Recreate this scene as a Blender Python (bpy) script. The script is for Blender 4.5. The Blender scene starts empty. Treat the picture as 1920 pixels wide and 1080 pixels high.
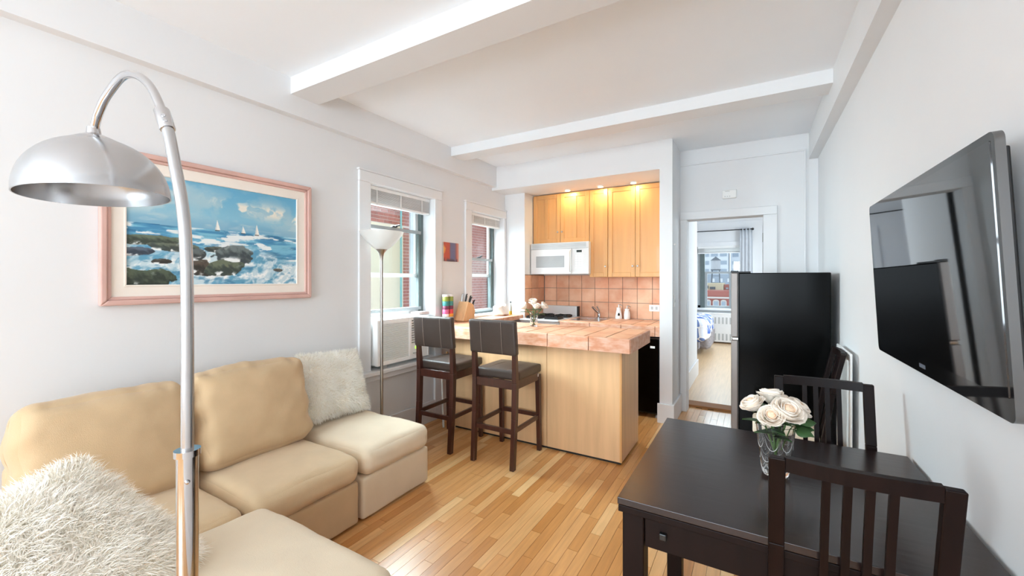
import bpy, math, random
import numpy as np
from mathutils import Vector, Matrix, noise
R = math.radians
random.seed(7)

# ------------------------------------------------------------------ camera, sky, daylight, exposure
scene = bpy.context.scene
COL = scene.collection
CAMZ = 1.37
cam = bpy.data.cameras.new('camera')
cam.lens = 771.5 / 1920 * 36
cam.sensor_width = 36
cam.shift_y = -16 / 1920
cam.clip_start = 0.02
cam.clip_end = 1000
cam_o = bpy.data.objects.new('camera', cam)
COL.objects.link(cam_o)
cam_o.location = (0, 0, CAMZ)
cam_o.rotation_euler = (R(90), 0, R(30.45))
scene.camera = cam_o

world = bpy.data.worlds.new('overcast_sky')
scene.world = world
world.use_nodes = True
bg = world.node_tree.nodes['Background']
bg.inputs[0].default_value = (0.80, 0.92, 1.0, 1)
bg.inputs[1].default_value = 0.95

def area(name, loc, look, sx, sy, power, color=(1, 1, 1), spread=180):
    l = bpy.data.lights.new(name, 'AREA')
    l.shape = 'RECTANGLE'
    l.size, l.size_y = sx, sy
    l.energy = power
    l.color = color
    l.spread = R(spread)
    o = bpy.data.objects.new(name, l)
    COL.objects.link(o)
    o.location = loc
    d = Vector(look) - Vector(loc)
    o.rotation_euler = d.to_track_quat('-Z', 'Y').to_euler()
    return o

# daylight outside the windows (two on the left wall, an added wide one behind the camera, the bedroom's, an added opening beside it)
DAY = (0.775, 0.90, 1.0)
area('daylight', (-3.12, 2.25, 1.62), (0.4, 3.0, -0.3), 0.75, 1.0, 72, DAY, 105)
area('daylight', (-3.12, 3.80, 1.62), (0.2, 4.0, -0.2), 0.65, 1.0, 18, DAY, 120)
area('daylight', (-3.55, 3.65, 2.95), (-2.1, 1.75, 0.4), 1.1, 1.0, 250, DAY)
area('daylight', (-1.1, -3.62, 1.5), (-1.1, 0.0, 2.0), 2.9, 1.8, 165, DAY)  # frontal fill through the added window behind the camera
area('daylight', (-0.2, 10.9, 2.6), (-0.5, 7.0, 0.6), 1.9, 1.2, 105, DAY)
area('daylight', (1.75, 7.9, 1.6), (-1.0, 7.7, 0.9), 1.8, 1.5, 70, DAY)  # extra bedroom light through the added opening in its right wall

scene.view_settings.view_transform = 'Standard'
scene.view_settings.look = 'None'
scene.view_settings.gamma = 1
scene.view_settings.exposure = 0.66
scene.cycles.max_bounces = 14
scene.cycles.diffuse_bounces = 8
scene.view_settings.use_curve_mapping = False

# ------------------------------------------------------------------ materials
def lin(c):
    if isinstance(c, str):
        c = tuple(int(c[i:i + 2], 16) / 255 for i in (0, 2, 4))
    return tuple(x / 12.92 if x <= 0.04045 else ((x + 0.055) / 1.055) ** 2.4 for x in c)

MATS = {}
def N(nt, t, **kw):
    n = nt.nodes.new(t)
    for k, v in kw.items():
        setattr(n, k, v)
    return n

def pm(name, col, rough=0.5, metal=0.0, var=0.05, scale=12, stretch=(1, 1, 1), bump=0.0, bscale=None, coat=0.0,
       col2=None, emit=0.0, ior=None, rnd=0.0, coords='Object', sheen=0.0, detail=4, trans=0.0):
    """procedural principled material: noise colour variation, optional bump, optional per-object random shade"""
    m = bpy.data.materials.new(name)
    m.use_nodes = True
    nt = m.node_tree
    b = nt.nodes['Principled BSDF']
    c = lin(col)
    tc = N(nt, 'ShaderNodeTexCoord')
    mp = N(nt, 'ShaderNodeMapping')
    mp.inputs['Scale'].default_value = stretch
    if coords == 'World':
        g = N(nt, 'ShaderNodeNewGeometry')
        nt.links.new(g.outputs['Position'], mp.inputs[0])
    else:
        nt.links.new(tc.outputs[coords], mp.inputs[0])
    no = N(nt, 'ShaderNodeTexNoise')
    no.inputs['Scale'].default_value = scale
    no.inputs['Detail'].default_value = detail
    nt.links.new(mp.outputs[0], no.inputs['Vector'])
    cr = N(nt, 'ShaderNodeValToRGB')
    c2 = lin(col2) if col2 else tuple(x * (1 + var) for x in c)
    c1 = c if col2 else tuple(x * (1 - var) for x in c)
    cr.color_ramp.elements[0].position = 0.32
    cr.color_ramp.elements[1].position = 0.68
    cr.color_ramp.elements[0].color = (*c1, 1)
    cr.color_ramp.elements[1].color = (*[min(x, 1) for x in c2], 1)
    nt.links.new(no.outputs[0], cr.inputs[0])
    out = cr.outputs[0]
    if rnd:
        oi = N(nt, 'ShaderNodeObjectInfo')
        ma = N(nt, 'ShaderNodeMapRange')
        ma.inputs['To Min'].default_value = 1 - rnd
        ma.inputs['To Max'].default_value = 1 + rnd
        nt.links.new(oi.outputs['Random'], ma.inputs['Value'])
        hs = N(nt, 'ShaderNodeHueSaturation')
        nt.links.new(ma.outputs[0], hs.inputs['Value'])
        nt.links.new(out, hs.inputs['Color'])
        out = hs.outputs[0]
    nt.links.new(out, b.inputs['Base Color'])
    b.inputs['Roughness'].default_value = rough
    b.inputs['Metallic'].default_value = metal
    b.inputs['Coat Weight'].default_value = coat
    b.inputs['Sheen Weight'].default_value = sheen
    if ior:
        b.inputs['IOR'].default_value = ior
    if trans:
        b.inputs['Transmission Weight'].default_value = trans
    if emit:
        nt.links.new(out, b.inputs['Emission Color'])
        b.inputs['Emission Strength'].default_value = emit
    if bump:
        no2 = no
        if bscale:
            no2 = N(nt, 'ShaderNodeTexNoise')
            no2.inputs['Scale'].default_value = bscale
            no2.inputs['Detail'].default_value = 3
            nt.links.new(mp.outputs[0], no2.inputs['Vector'])
        bp = N(nt, 'ShaderNodeBump')
        bp.inputs['Strength'].default_value = bump
        bp.inputs['Distance'].default_value = 0.004
        nt.links.new(no2.outputs[0], bp.inputs['Height'])
        nt.links.new(bp.outputs[0], b.inputs['Normal'])
    MATS[name] = m
    return m

def glass(name, tint=(0.97, 0.99, 0.98), refl=0.9):
    """thin clear pane: transparent with a fresnel mirror on top"""
    m = bpy.data.materials.new(name)
    m.use_nodes = True
    nt = m.node_tree
    nt.nodes.remove(nt.nodes['Principled BSDF'])
    out = nt.nodes['Material Output']
    lw = N(nt, 'ShaderNodeLayerWeight')
    lw.inputs[0].default_value = 0.5
    fr = N(nt, 'ShaderNodeMath', operation='POWER')
    fr.inputs[1].default_value = 5.0
    nt.links.new(lw.outputs['Facing'], fr.inputs[0])
    ml = N(nt, 'ShaderNodeMath', operation='MULTIPLY_ADD')
    ml.inputs[1].default_value = refl
    ml.inputs[2].default_value = 0.04
    tr = N(nt, 'ShaderNodeBsdfTransparent')
    tr.inputs[0].default_value = (*tint, 1)
    gl = N(nt, 'ShaderNodeBsdfGlossy')
    gl.inputs['Roughness'].default_value = 0.02
    mx = N(nt, 'ShaderNodeMixShader')
    nt.links.new(fr.outputs[0], ml.inputs[0])
    nt.links.new(ml.outputs[0], mx.inputs[0])
    nt.links.new(tr.outputs[0], mx.inputs[1])
    nt.links.new(gl.outputs[0], mx.inputs[2])
    nt.links.new(mx.outputs[0], out.inputs['Surface'])
    MATS[name] = m
    return m

def attr_mat(name, rough=0.5):
    m = bpy.data.materials.new(name)
    m.use_nodes = True
    nt = m.node_tree
    b = nt.nodes['Principled BSDF']
    a = N(nt, 'ShaderNodeAttribute')
    a.attribute_name = 'paint'
    no = N(nt, 'ShaderNodeTexNoise')
    no.inputs['Scale'].default_value = 220
    bp = N(nt, 'ShaderNodeBump')
    bp.inputs['Strength'].default_value = 0.15
    bp.inputs['Distance'].default_value = 0.002
    nt.links.new(no.outputs[0], bp.inputs['Height'])
    nt.links.new(bp.outputs[0], b.inputs['Normal'])
    nt.links.new(a.outputs['Color'], b.inputs['Base Color'])
    b.inputs['Roughness'].default_value = rough
    MATS[name] = m
    return m

pm('wall_paint', 'e0e1e2', 0.55, var=0.008, scale=3, bump=0.04, bscale=60, coords='World')
pm('ceiling_paint', 'eff3f7', 0.7, var=0.008, scale=3, coords='World')
pm('trim_paint', 'e2e3e4', 0.35, var=0.008, scale=4, coords='World')
pm('white_plastic', 'eeeeec', 0.35, var=0.01)
pm('ac_plastic', 'f6f6f4', 0.4, var=0.01)
pm('ac_filter', 'bfc0bd', 0.6, var=0.02)
pm('fabric_tan_lit_seat', 'd0b793', 0.85, var=0.04, scale=9, bump=0.25, bscale=420, sheen=0.2)  # the sofa's tan, lightened where window light falls on the seats
pm('white_enamel', 'dededd', 0.15, var=0.01)
pm('grey_plastic', 'b9bbba', 0.4, var=0.03)
pm('dark_gap', '23211f', 0.8)
pm('black_plastic', '101011', 0.4, var=0.1)
pm('black_gloss', '060607', 0.06, var=0.1, ior=2.6)
pm('tv_screen', '030304', 0.03, var=0.1, ior=3.2)
pm('fridge_black', '020202', 0.2, var=0.15, ior=1.2)
pm('stainless', 'a9a8a7', 0.32, metal=1.0, var=0.06, scale=30, stretch=(1, 1, 40))
pm('fridge_door', '8b8480', 0.45, metal=0.6, var=0.04, scale=30, stretch=(1, 1, 40))
pm('sink_steel', 'c4c6c8', 0.25, metal=1.0, var=0.05)
pm('chrome', 'c6c6c8', 0.09, metal=1.0, var=0.01)
pm('lamp_aluminium', 'bdbdbe', 0.24, metal=0.9, var=0.02)
pm('brushed_nickel', 'b0aba4', 0.3, metal=1.0, var=0.05, scale=30, stretch=(1, 1, .05))
pm('frosted_glass', 'f1f1ee', 0.35, var=0.01, trans=0.35)
pm('window_frame_dark', '5e6a69', 0.45, var=0.06)
pm('window_frame_white', 'dfe0e2', 0.4, var=0.02)
pm('window_frame_grey', 'a3a9ab', 0.45, var=0.04)
glass('pane_glass')
pm('vase_glass', 'ffffff', 0.0, var=0.0, ior=1.48, trans=1.0)
pm('blind_white', 'e3e3e2', 0.5, var=0.02)
pm('fabric_tan', 'c6aa85', 0.85, var=0.045, scale=9, bump=0.25, bscale=420, sheen=0.2)
pm('fabric_tan_lit_ottoman', 'dccbb0', 0.85, var=0.03, scale=7, bump=0.25, bscale=420, sheen=0.2)  # same tan fabric again, brightness of the light put into its colour
pm('fur_white', 'fffaf0', 0.9, var=0.0, scale=30, sheen=.3)
pm('fur_cream', 'fffdf6', 0.9, var=0.0, scale=30, sheen=.3)
pm('pillow_cloth', 'f5efe2', 0.9, var=0.03)
pm('espresso_wood', '150907', 0.44, ior=1.25, var=0.25, scale=5, stretch=(6, 6, .6), bump=0.04)
pm('espresso_top', '211412', 0.24, ior=1.5, var=0.22, scale=5, stretch=(.7, 9, 9), bump=0.08)
pm('stool_wood', '3f1f17', 0.3, var=0.25, scale=6, stretch=(6, 6, .6), coat=0.2)
pm('stool_leather', '3f342e', 0.38, var=0.07, scale=8, bump=0.25, bscale=300)
pm('stitching', '8a7c70', 0.7)
pm('maple_panel', 'd9b083', 0.4, var=0.08, scale=3.5, stretch=(5, 5, .35), coat=0.15)
pm('maple_edge', 'cf9a5f', 0.4, var=0.08, scale=3.5, stretch=(5, 5, .35))
pm('maple_cabinet', 'd09a5e', 0.38, var=0.06, scale=3.5, stretch=(5, 5, .35), coat=0.15)
pm('block_wood', 'dcb183', 0.5, var=0.07, scale=5, stretch=(6, 6, .6))
pm('terracotta', 'd89a77', 0.5, var=0.07, scale=6, rnd=0.11, bump=0.08, coords='World', col2='e8bb9a')
pm('terracotta_trim', 'cf8d68', 0.45, scale=14, rnd=0.05, bump=0.15, coords='World', col2='e2b69d', stretch=(1, 1, 2.5))
pm('grout', '8b7a6f', 0.9, var=0.06)
pm('grout_dark', '5c4d45', 0.9, var=0.06)
pm('frame_pink', 'd0aaa0', 0.45, var=0.09, scale=14, stretch=(1, .35, .35), coords='World')
pm('mat_board', 'eee6dc', 0.8, var=0.015)
attr_mat('painted_canvas', 0.5)
pm('rose_petal', 'f6ebdd', 0.6, var=0.03, scale=18, sheen=0.2)
pm('rose_heart', 'f6d7b8', 0.6, var=0.06, scale=30)
pm('leaf_green', '3f6136', 0.45, var=0.2, scale=25)
pm('stem_green', '5c7a42', 0.5, var=0.15, scale=25)
pm('seat_linen', 'e7dac6', 0.9, var=0.03, bump=0.2, bscale=300)
pm('ceramic_white', 'f0efec', 0.18, var=0.01)
pm('brick_red', 'a3655d', 0.85, var=0.12, scale=10, rnd=0.15, coords='World')
pm('mortar', 'd2c4bd', 0.95, var=0.04)
pm('cream_stucco', 'ddd0bb', 0.9, var=0.02, scale=2)
pm('pipe_teal', '6fb2b5', 0.5, var=0.05)
pm('quilt_grey', '8f8a8c', 0.9, var=0.2, scale=25)
pm('curtain_grey', 'c9cdd2', 0.8, var=0.03)
pm('curtain_rod_dark', '3c3c3c', 0.4, metal=0.6)
pm('bedroom_oak', 'd9b78f', 0.28, var=0.08, scale=4, stretch=(14, .7, 1), coords='World')
pm('saddle_oak', '9a6636', 0.65, var=0.1, scale=5, stretch=(1, 8, 1), coords='World')
pm('facade_white', 'd5d9e2', 0.8, var=0.03)
pm('facade_window', '9aa6b8', 0.3, var=0.1)
pm('facade_cream', 'd8cfb4', 0.85, var=0.04)
pm('facade_red', 'a9625a', 0.85, var=0.08)
pm('facade_trim', 'cfc6c4', 0.8, var=0.04)
pm('tower_wood', 'b9bcc6', 0.8, var=0.06)
pm('tower_iron', '5d6470', 0.6, var=0.06)
pm('stick_white', 'dcdad4', 0.5)
pm('stick_wood', 'b98e58', 0.5, var=0.1)
pm('bulb_warm', 'ffdda6', 0.5, emit=14)
pm('led_green', '9be04a', 0.5, emit=1.2)
pm('lcd_dark', '1d2a24', 0.2)
pm('microwave_window', 'a6a8a8', 0.15, var=0.03)
pm('hand_blue', '3556a8', 0.9, var=0.2, scale=20)
pm('bottle_yellow', 'c9b23a', 0.4, var=0.1)
pm('bottle_clear', 'b9bdb6', 0.2, var=0.1)
pm('bag_white', 'efefee', 0.45, var=0.02)
for nm, c in (('band_white', 'e8e6e4'), ('band_olive', '8f9a45'), ('band_teal', '3f8f8c'), ('band_plum', '7c3a55'),
              ('band_red', 'cc3b48'), ('band_orange', 'f0a13c'), ('band_pink', 'd66a96')):
    pm(nm, c, 0.4, var=0.08)

# oak strip floor: colour of each strip by its own random number
def floor_mat(name, per_island):
    m = bpy.data.materials.new(name)
    m.use_nodes = True
    nt = m.node_tree
    b = nt.nodes['Principled BSDF']
    g = N(nt, 'ShaderNodeNewGeometry')
    if per_island:
        rn = g.outputs['Random Per Island']
    else:
        rn = N(nt, 'ShaderNodeObjectInfo').outputs['Random']
    cr = N(nt, 'ShaderNodeValToRGB')
    cr.color_ramp.elements[0].color = (*lin('be8042'), 1)
    cr.color_ramp.elements[1].color = (*lin('eec68e'), 1)
    for p, c in ((0.3, 'cf9456'), (0.6, 'd8a065'), (0.85, 'dfae75')):
        e = cr.color_ramp.elements.new(p)
        e.color = (*lin(c), 1)
    nt.links.new(rn, cr.inputs[0])
    ad = N(nt, 'ShaderNodeVectorMath', operation='ADD')
    sc = N(nt, 'ShaderNodeMath', operation='MULTIPLY')
    sc.inputs[1].default_value = 37.0
    nt.links.new(rn, sc.inputs[0])
    nt.links.new(g.outputs['Position'], ad.inputs[0])
    nt.links.new(sc.outputs[0], ad.inputs[1])
    mp = N(nt, 'ShaderNodeMapping')
    mp.inputs['Scale'].default_value = (22, 1.6, 1)
    nt.links.new(ad.outputs[0], mp.inputs[0])
    no = N(nt, 'ShaderNodeTexNoise')
    no.inputs['Scale'].default_value = 3
    no.inputs['Detail'].default_value = 6
    nt.links.new(mp.outputs[0], no.inputs['Vector'])
    mr = N(nt, 'ShaderNodeMapRange')
    mr.inputs['To Min'].default_value = 0.72
    mr.inputs['To Max'].default_value = 1.24
    nt.links.new(no.outputs[0], mr.inputs['Value'])
    hs = N(nt, 'ShaderNodeHueSaturation')
    nt.links.new(cr.outputs[0], hs.inputs['Color'])
    nt.links.new(mr.outputs[0], hs.inputs['Value'])
    nt.links.new(hs.outputs[0], b.inputs['Base Color'])
    b.inputs['Roughness'].default_value = 0.3
    b.inputs['Coat Weight'].default_value = 0.25
    b.inputs['Coat Roughness'].default_value = 0.12
    MATS[name] = m
floor_mat('oak_strip', False)
floor_mat('oak_strips_rest', True)

def quilt_mat():
    m = bpy.data.materials.new('quilt_pattern')
    m.use_nodes = True
    nt = m.node_tree
    b = nt.nodes['Principled BSDF']
    tc = N(nt, 'ShaderNodeTexCoord')
    vo = N(nt, 'ShaderNodeTexVoronoi', feature='DISTANCE_TO_EDGE')
    vo.inputs['Scale'].default_value = 6.5
    v2 = N(nt, 'ShaderNodeTexVoronoi')
    v2.inputs['Scale'].default_value = 6.5
    nt.links.new(tc.outputs['Object'], vo.inputs['Vector'])
    nt.links.new(tc.outputs['Object'], v2.inputs['Vector'])
    cr = N(nt, 'ShaderNodeValToRGB')
    cr.color_ramp.interpolation = 'CONSTANT'
    cr.color_ramp.elements[0].color = (*lin('3a5fae'), 1)
    cr.color_ramp.elements[1].color = (*lin('dfe3ec'), 1)
    cr.color_ramp.elements[1].position = 0.42
    e = cr.color_ramp.elements.new(0.75)
    e.color = (*lin('6d86bd'), 1)
    sp = N(nt, 'ShaderNodeSeparateColor')
    nt.links.new(v2.outputs['Color'], sp.inputs[0])
    nt.links.new(sp.outputs[0], cr.inputs[0])
    lt = N(nt, 'ShaderNodeMath', operation='LESS_THAN')
    lt.inputs[1].default_value = 0.055
    nt.links.new(vo.outputs[0], lt.inputs[0])
    mx = N(nt, 'ShaderNodeMixRGB')
    mx.inputs[2].default_value = (*lin('f3f3f4'), 1)
    nt.links.new(lt.outputs[0], mx.inputs[0])
    nt.links.new(cr.outputs[0], mx.inputs[1])
    nt.links.new(mx.outputs[0], b.inputs['Base Color'])
    b.inputs['Roughness'].default_value = 0.9
    MATS['quilt_pattern'] = m
quilt_mat()

# ------------------------------------------------------------------ mesh helpers
class MB:
    def __init__(s):
        s.v = []
        s.f = []
    def add(s, vs, fs):
        o = len(s.v)
        s.v += [tuple(p) for p in vs]
        s.f += [tuple(i + o for i in f) for f in fs]
        return s
    def box(s, x0, x1, y0, y1, z0, z1, M=None):
        vs = [(x, y, z) for x in (x0, x1) for y in (y0, y1) for z in (z0, z1)]
        if M is not None:
            vs = [M @ Vector(p) for p in vs]
        return s.add(vs, [(0, 1, 3, 2), (4, 6, 7, 5), (0, 4, 5, 1), (2, 3, 7, 6), (0, 2, 6, 4), (1, 5, 7, 3)])
    def hexa(s, lo, hi):
        """box between two quads (each 4 points, same winding)"""
        return s.add(list(lo) + list(hi), [(3, 2, 1, 0), (4, 5, 6, 7), (0, 1, 5, 4), (1, 2, 6, 5), (2, 3, 7, 6), (3, 0, 4, 7)])
    def bar(s, p0, p1, w, h, up=(0, 0, 1), w1=None, h1=None):
        p0, p1 = Vector(p0), Vector(p1)
        d = (p1 - p0).normalized()
        u = Vector(up)
        if abs(d.dot(u)) > 0.95:
            u = Vector((0, 1, 0))
        r = d.cross(u).normalized()
        u = r.cross(d).normalized()
        w1 = w if w1 is None else w1
        h1 = h if h1 is None else h1
        q = lambda p, a, b: [p - r * a / 2 - u * b / 2, p + r * a / 2 - u * b / 2, p + r * a / 2 + u * b / 2, p - r * a / 2 + u * b / 2]
        return s.hexa(q(p0, w, h), q(p1, w1, h1))
    def tube(s, pts, rad, seg=12, caps=True):
        pts = [Vector(p) for p in pts]
        n = len(pts)
        rad = rad if isinstance(rad, (list, tuple)) else [rad] * n
        t0 = (pts[1] - pts[0]).normalized()
        u = t0.orthogonal().normalized()
        o = len(s.v)
        for i, p in enumerate(pts):
            t = (pts[min(i + 1, n - 1)] - pts[max(i - 1, 0)]).normalized()
            u = (u - t * u.dot(t)).normalized()
            w = t.cross(u)
            for k in range(seg):
                a = 2 * math.pi * k / seg
                s.v.append(tuple(p + (u * math.cos(a) + w * math.sin(a)) * rad[i]))
        for i in range(n - 1):
            for k in range(seg):
                a, b = o + i * seg + k, o + i * seg + (k + 1) % seg
                s.f.append((a, b, b + seg, a + seg))
        if caps:
            s.f.append(tuple(o + k for k in reversed(range(seg))))
            s.f.append(tuple(o + (n - 1) * seg + k for k in range(seg)))
        return s
    def lathe(s, prof, c=(0, 0, 0), seg=28, M=None):
        o = len(s.v)
        for r, z in prof:
            for k in range(seg):
                a = 2 * math.pi * k / seg
                p = Vector((r * math.cos(a), r * math.sin(a), z))
                if M is not None:
                    p = M @ p
                s.v.append(tuple(p + Vector(c)))
        for i in range(len(prof) - 1):
            for k in range(seg):
                a, b = o + i * seg + k, o + i * seg + (k + 1) % seg
                s.f.append((a, b, b + seg, a + seg))
        if prof[0][0] > 1e-6:
            s.f.append(tuple(o + k for k in reversed(range(seg))))
        if prof[-1][0] > 1e-6:
            s.f.append(tuple(o + (len(prof) - 1) * seg + k for k in range(seg)))
        return s
    def prism(s, poly, axis, a, b):
        """extrude a 2-D polygon along axis 0/1/2 from a to b"""
        def P(p, t):
            q = [p[0], p[1]]
            q.insert(axis, t)
            return q
        n = len(poly)
        return s.add([P(p, a) for p in poly] + [P(p, b) for p in poly],
                     [tuple(reversed(range(n))), tuple(range(n, 2 * n))] + [(i, (i + 1) % n, n + (i + 1) % n, n + i) for i in range(n)])
    def cushion(s, c, size, r, crown=(0, 0, 0), n=22, wr=0.004, wscale=7, seed=0, M=None, fold=None):
        """soft rounded box: crown swells each pair of faces, wr wrinkles them"""
        h = [x / 2 for x in size]
        keys = {}
        o = len(s.v)
        def vert(p):
            k = tuple(round(x, 5) for x in p)
            if k in keys:
                return keys[k]
            q = [math.sin(x * math.pi / 2) for x in p]
            b = Vector([q[i] * h[i] for i in range(3)])
            inn = Vector([max(-(h[i] - r), min(h[i] - r, b[i])) for i in range(3)])
            dv = b - inn
            w = inn + (dv.normalized() * r if dv.length > 1e-9 else dv)
            for i in range(3):
                j, l = (i + 1) % 3, (i + 2) % 3
                w[i] += math.copysign(1, q[i]) * crown[i] * max(0, 1 - q[j] ** 2) * max(0, 1 - q[l] ** 2) * abs(q[i])
            if wr:
                nv = noise.noise_vector(w * wscale + Vector((seed * 3.1, seed, 0)))
                n2 = noise.noise_vector(w * wscale * 2.7 + Vector((seed, seed * 2.3, 1)))
                w += nv * wr + n2 * wr * 0.4
            if fold:
                w = fold(w, q)
            if M is not None:
                w = M @ w
            keys[k] = len(s.v)
            s.v.append(tuple(w + Vector(c)))
            return keys[k]
        for ax in range(3):
            for sg in (-1, 1):
                for i in range(n):
                    for j in range(n):
                        cs = []
                        for di, dj in ((0, 0), (1, 0), (1, 1), (0, 1)):
                            a, b = -1 + 2 * (i + di) / n, -1 + 2 * (j + dj) / n
                            p = [0, 0, 0]
                            p[ax] = sg
                            p[(ax + 1) % 3] = a
                            p[(ax + 2) % 3] = b
                            cs.append(vert(p))
                        s.f.append(tuple(cs) if sg > 0 else tuple(reversed(cs)))
        return s
    def build(s, name, mat, parent=None, bevel=0.0, smooth=False, seg=2, angle=40):
        off = wloc(parent) if parent else Vector((0, 0, 0))
        me = bpy.data.meshes.new(name)
        me.from_pydata([tuple(Vector(p) - off) for p in s.v], [], s.f)
        me.materials.append(MATS[mat])
        me.validate()
        if smooth:
            me.shade_smooth()
            if angle < 180:
                me.set_sharp_from_angle(angle=R(angle))
        o = bpy.data.objects.new(name, me)
        COL.objects.link(o)
        if parent:
            o.parent = parent
        if bevel:
            b = o.modifiers.new('bevel', 'BEVEL')
            b.width = bevel
            b.segments = seg
            b.limit_method = 'ANGLE'
        return o

def wloc(o):
    v = Vector((0, 0, 0))
    while o:
        v += Vector(o.location)
        o = o.parent
    return v

def tag(o, label=None, cat=None, group=None, kind=None):
    if label: o['label'] = label
    if cat: o['category'] = cat
    if group: o['group'] = group
    if kind: o['kind'] = kind
    return o

def thing(name, loc, label, cat, group=None):
    o = bpy.data.objects.new(name, None)
    o.empty_display_size = 0.1
    COL.objects.link(o)
    o.location = loc
    return tag(o, label, cat, group)

def centred(mb):
    """move a mesh builder's points so its base centre is the origin; return the old base centre"""
    a = np.array(mb.v)
    c = (a.min(0) + a.max(0)) / 2
    c[2] = a[:, 2].min()
    mb.v = [tuple(p - c) for p in a]
    return tuple(c)

def solo(name, mb, mat, label, cat, group=None, **kw):
    """a thing that is one mesh, with its origin at its base"""
    c = centred(mb)
    o = mb.build(name, mat, **kw)
    o.location = c
    return tag(o, label, cat, group)

def struct(name, mb, mat, label, cat, **kw):
    c = centred(mb)
    o = mb.build(name, mat, **kw)
    o.location = c
    return tag(o, label, cat, None, 'structure')

def sthing(name, loc, label, cat):
    o = thing(name, loc, label, cat)
    o['kind'] = 'structure'
    return o

def copy_tree(o, parent=None):
    c = o.copy()
    COL.objects.link(c)
    if parent:
        c.parent = parent
    for ch in list(o.children):
        copy_tree(ch, c)
    return c

# ------------------------------------------------------------------ the room shell
XL, XR, YF, ZC = -2.70, 0.50, -3.30, 2.705
YD = 4.60            # wall with the bedroom doorway
YK = 4.96            # kitchen back wall
XP0, XP1 = -0.78, -0.664   # kitchen partition
W1 = (2.30, 3.08, 0.62, 2.155)   # window openings in the left wall: y0, y1, z0, z1
W2 = (3.69, 4.37, 0.965, 2.13)

# floor: oak strips, each its own piece; the ones out of sight joined
sub = MB().box(XL - .25, XR + .15, YF - .2, 4.98, -0.10, -0.021)
floor = struct('floor', sub, 'dark_gap', 'honey oak strip floor running toward the kitchen', 'floor')
unit = MB().box(-.5, .5, -.5, .5, -1, 0)
unit_me = None
rest = MB()
cand = []
PW = 0.057
nx = int((XR - XL) / PW) + 1
for i in range(nx):
    x0 = XL + i * PW
    x1 = min(x0 + PW, XR)
    if x1 - x0 < .01:
        continue
    y = YF + random.uniform(-.6, 0)
    while y < 4.80:
        L = random.choice((.38, .5, .62, .75, .9, 1.1)) * random.uniform(.85, 1.15)
        y0, y1 = max(y, YF), min(y + L, 4.80)
        y += L
        if y1 - y0 > .02:
            cand.append(((x0 + x1) / 2, (y0 + y1) / 2, x1 - x0, y1 - y0))
def in_view(x, y, w, l):
    if y + l / 2 < 0.75 or y < -x * 0.0:
        return False
    dpt = -x * .507 + y * .862
    if dpt < .85:
        return False
    u = 960 + 771 * (x * .862 + y * .507) / dpt
    if u < 640 or u > 1420:
        return False
    if x < -1.95 and y < 2.2:
        return False
    if x < -1.0 and y + l / 2 < 1.05:
        return False
    if -2.4 < x < -.84 and y - l / 2 > 3.03 and y < 3.5:
        return False
    if x < -.9 and y - l / 2 > 3.5:
        return False
    if x > -.12 and y - l / 2 > 2.9:
        return False
    return True
vis = sorted([c for c in cand if in_view(*c)], key=lambda c: math.hypot(c[0], c[1]))[:298]
vis_set = set(vis)
for c in cand:
    x, y, w, l = c
    if c in vis_set:
        if unit_me is None:
            o = unit.build('floor_strip', 'oak_strip', floor)
            o.data.vertices.foreach_set('co', np.array(unit.v, dtype=np.float32).ravel())
            unit_me = o.data
        else:
            o = bpy.data.objects.new('floor_strip', unit_me)
            COL.objects.link(o)
            o.parent = floor
        o.scale = (w - .0016, l - .0016, .02)
        o.location = Vector((x, y, 0)) - Vector(floor.location)
    else:
        rest.box(x - w / 2 + .0008, x + w / 2 - .0008, y - l / 2 + .0008, y + l / 2 - .0008, -.02, 0)
tag(rest.build('floor_strips', 'oak_strips_rest', floor), kind='stuff')

struct('ceiling', MB().box(XL - .25, XR + .15, YF - .2, 5.1, ZC, ZC + .12), 'ceiling_paint', 'flat white ceiling above the living area', 'ceiling')
# the two cross beams and the shallow ledges along both side walls
struct('trim_1', MB().box(XL, XR, 1.60, 1.80, 2.595, ZC + .01), 'wall_paint', 'white ceiling beam crossing the room nearest the camera', 'beam')
struct('trim_2', MB().box(XL, XR, 3.27, 3.465, 2.615, ZC + .01), 'wall_paint', 'white ceiling beam crossing in front of the kitchen', 'beam')
struct('trim_3', MB().box(XL - .01, XL + .065, YF, 4.12, 2.465, ZC + .01), 'wall_paint', 'white boxed ledge under the ceiling above the seascape wall', 'beam')
struct('trim_4', MB().box(XR - .068, XR + .01, YF, YD, 2.465, ZC + .01), 'wall_paint', 'white boxed ledge under the ceiling above the television wall', 'beam')
struct('trim_5', MB().box(XL - .01, XP1, 4.12, 5.1, 2.43, ZC + .01), 'wall_paint', 'white dropped header over the kitchen nook', 'header')

# left wall with two window openings
m = MB()
def wall_open(m, fixed, a0, a1, z0, z1, holes):
    """wall slab between x planes fixed=(x0,x1), y a0..a1, with rectangular holes"""
    ys = sorted({a0, a1, *[h[0] for h in holes], *[h[1] for h in holes]})
    for ya, yb in zip(ys[:-1], ys[1:]):
        hs = [h for h in holes if h[0] <= ya + 1e-6 and h[1] >= yb - 1e-6]
        if not hs:
            m.box(*fixed, ya, yb, z0, z1)
        else:
            h = hs[0]
            if h[2] > z0:
                m.box(*fixed, ya, yb, z0, h[2])
            if h[3] < z1:
                m.box(*fixed, ya, yb, h[3], z1)
wall_open(m, (XL - .22, XL), YF - .2, 5.1, -.1, ZC + .1, [W1, W2])
m.box(XL - .01, -2.42, 4.42, 5.0, 0, 2.44)
struct('wall_left', m, 'wall_paint', 'white plaster wall with the seascape and two windows', 'wall')
struct('wall_right', MB().box(XR, XR + .15, YF - .2, YD + .1, -.1, ZC + .1), 'wall_paint', 'white plaster wall behind the television', 'wall')
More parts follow.
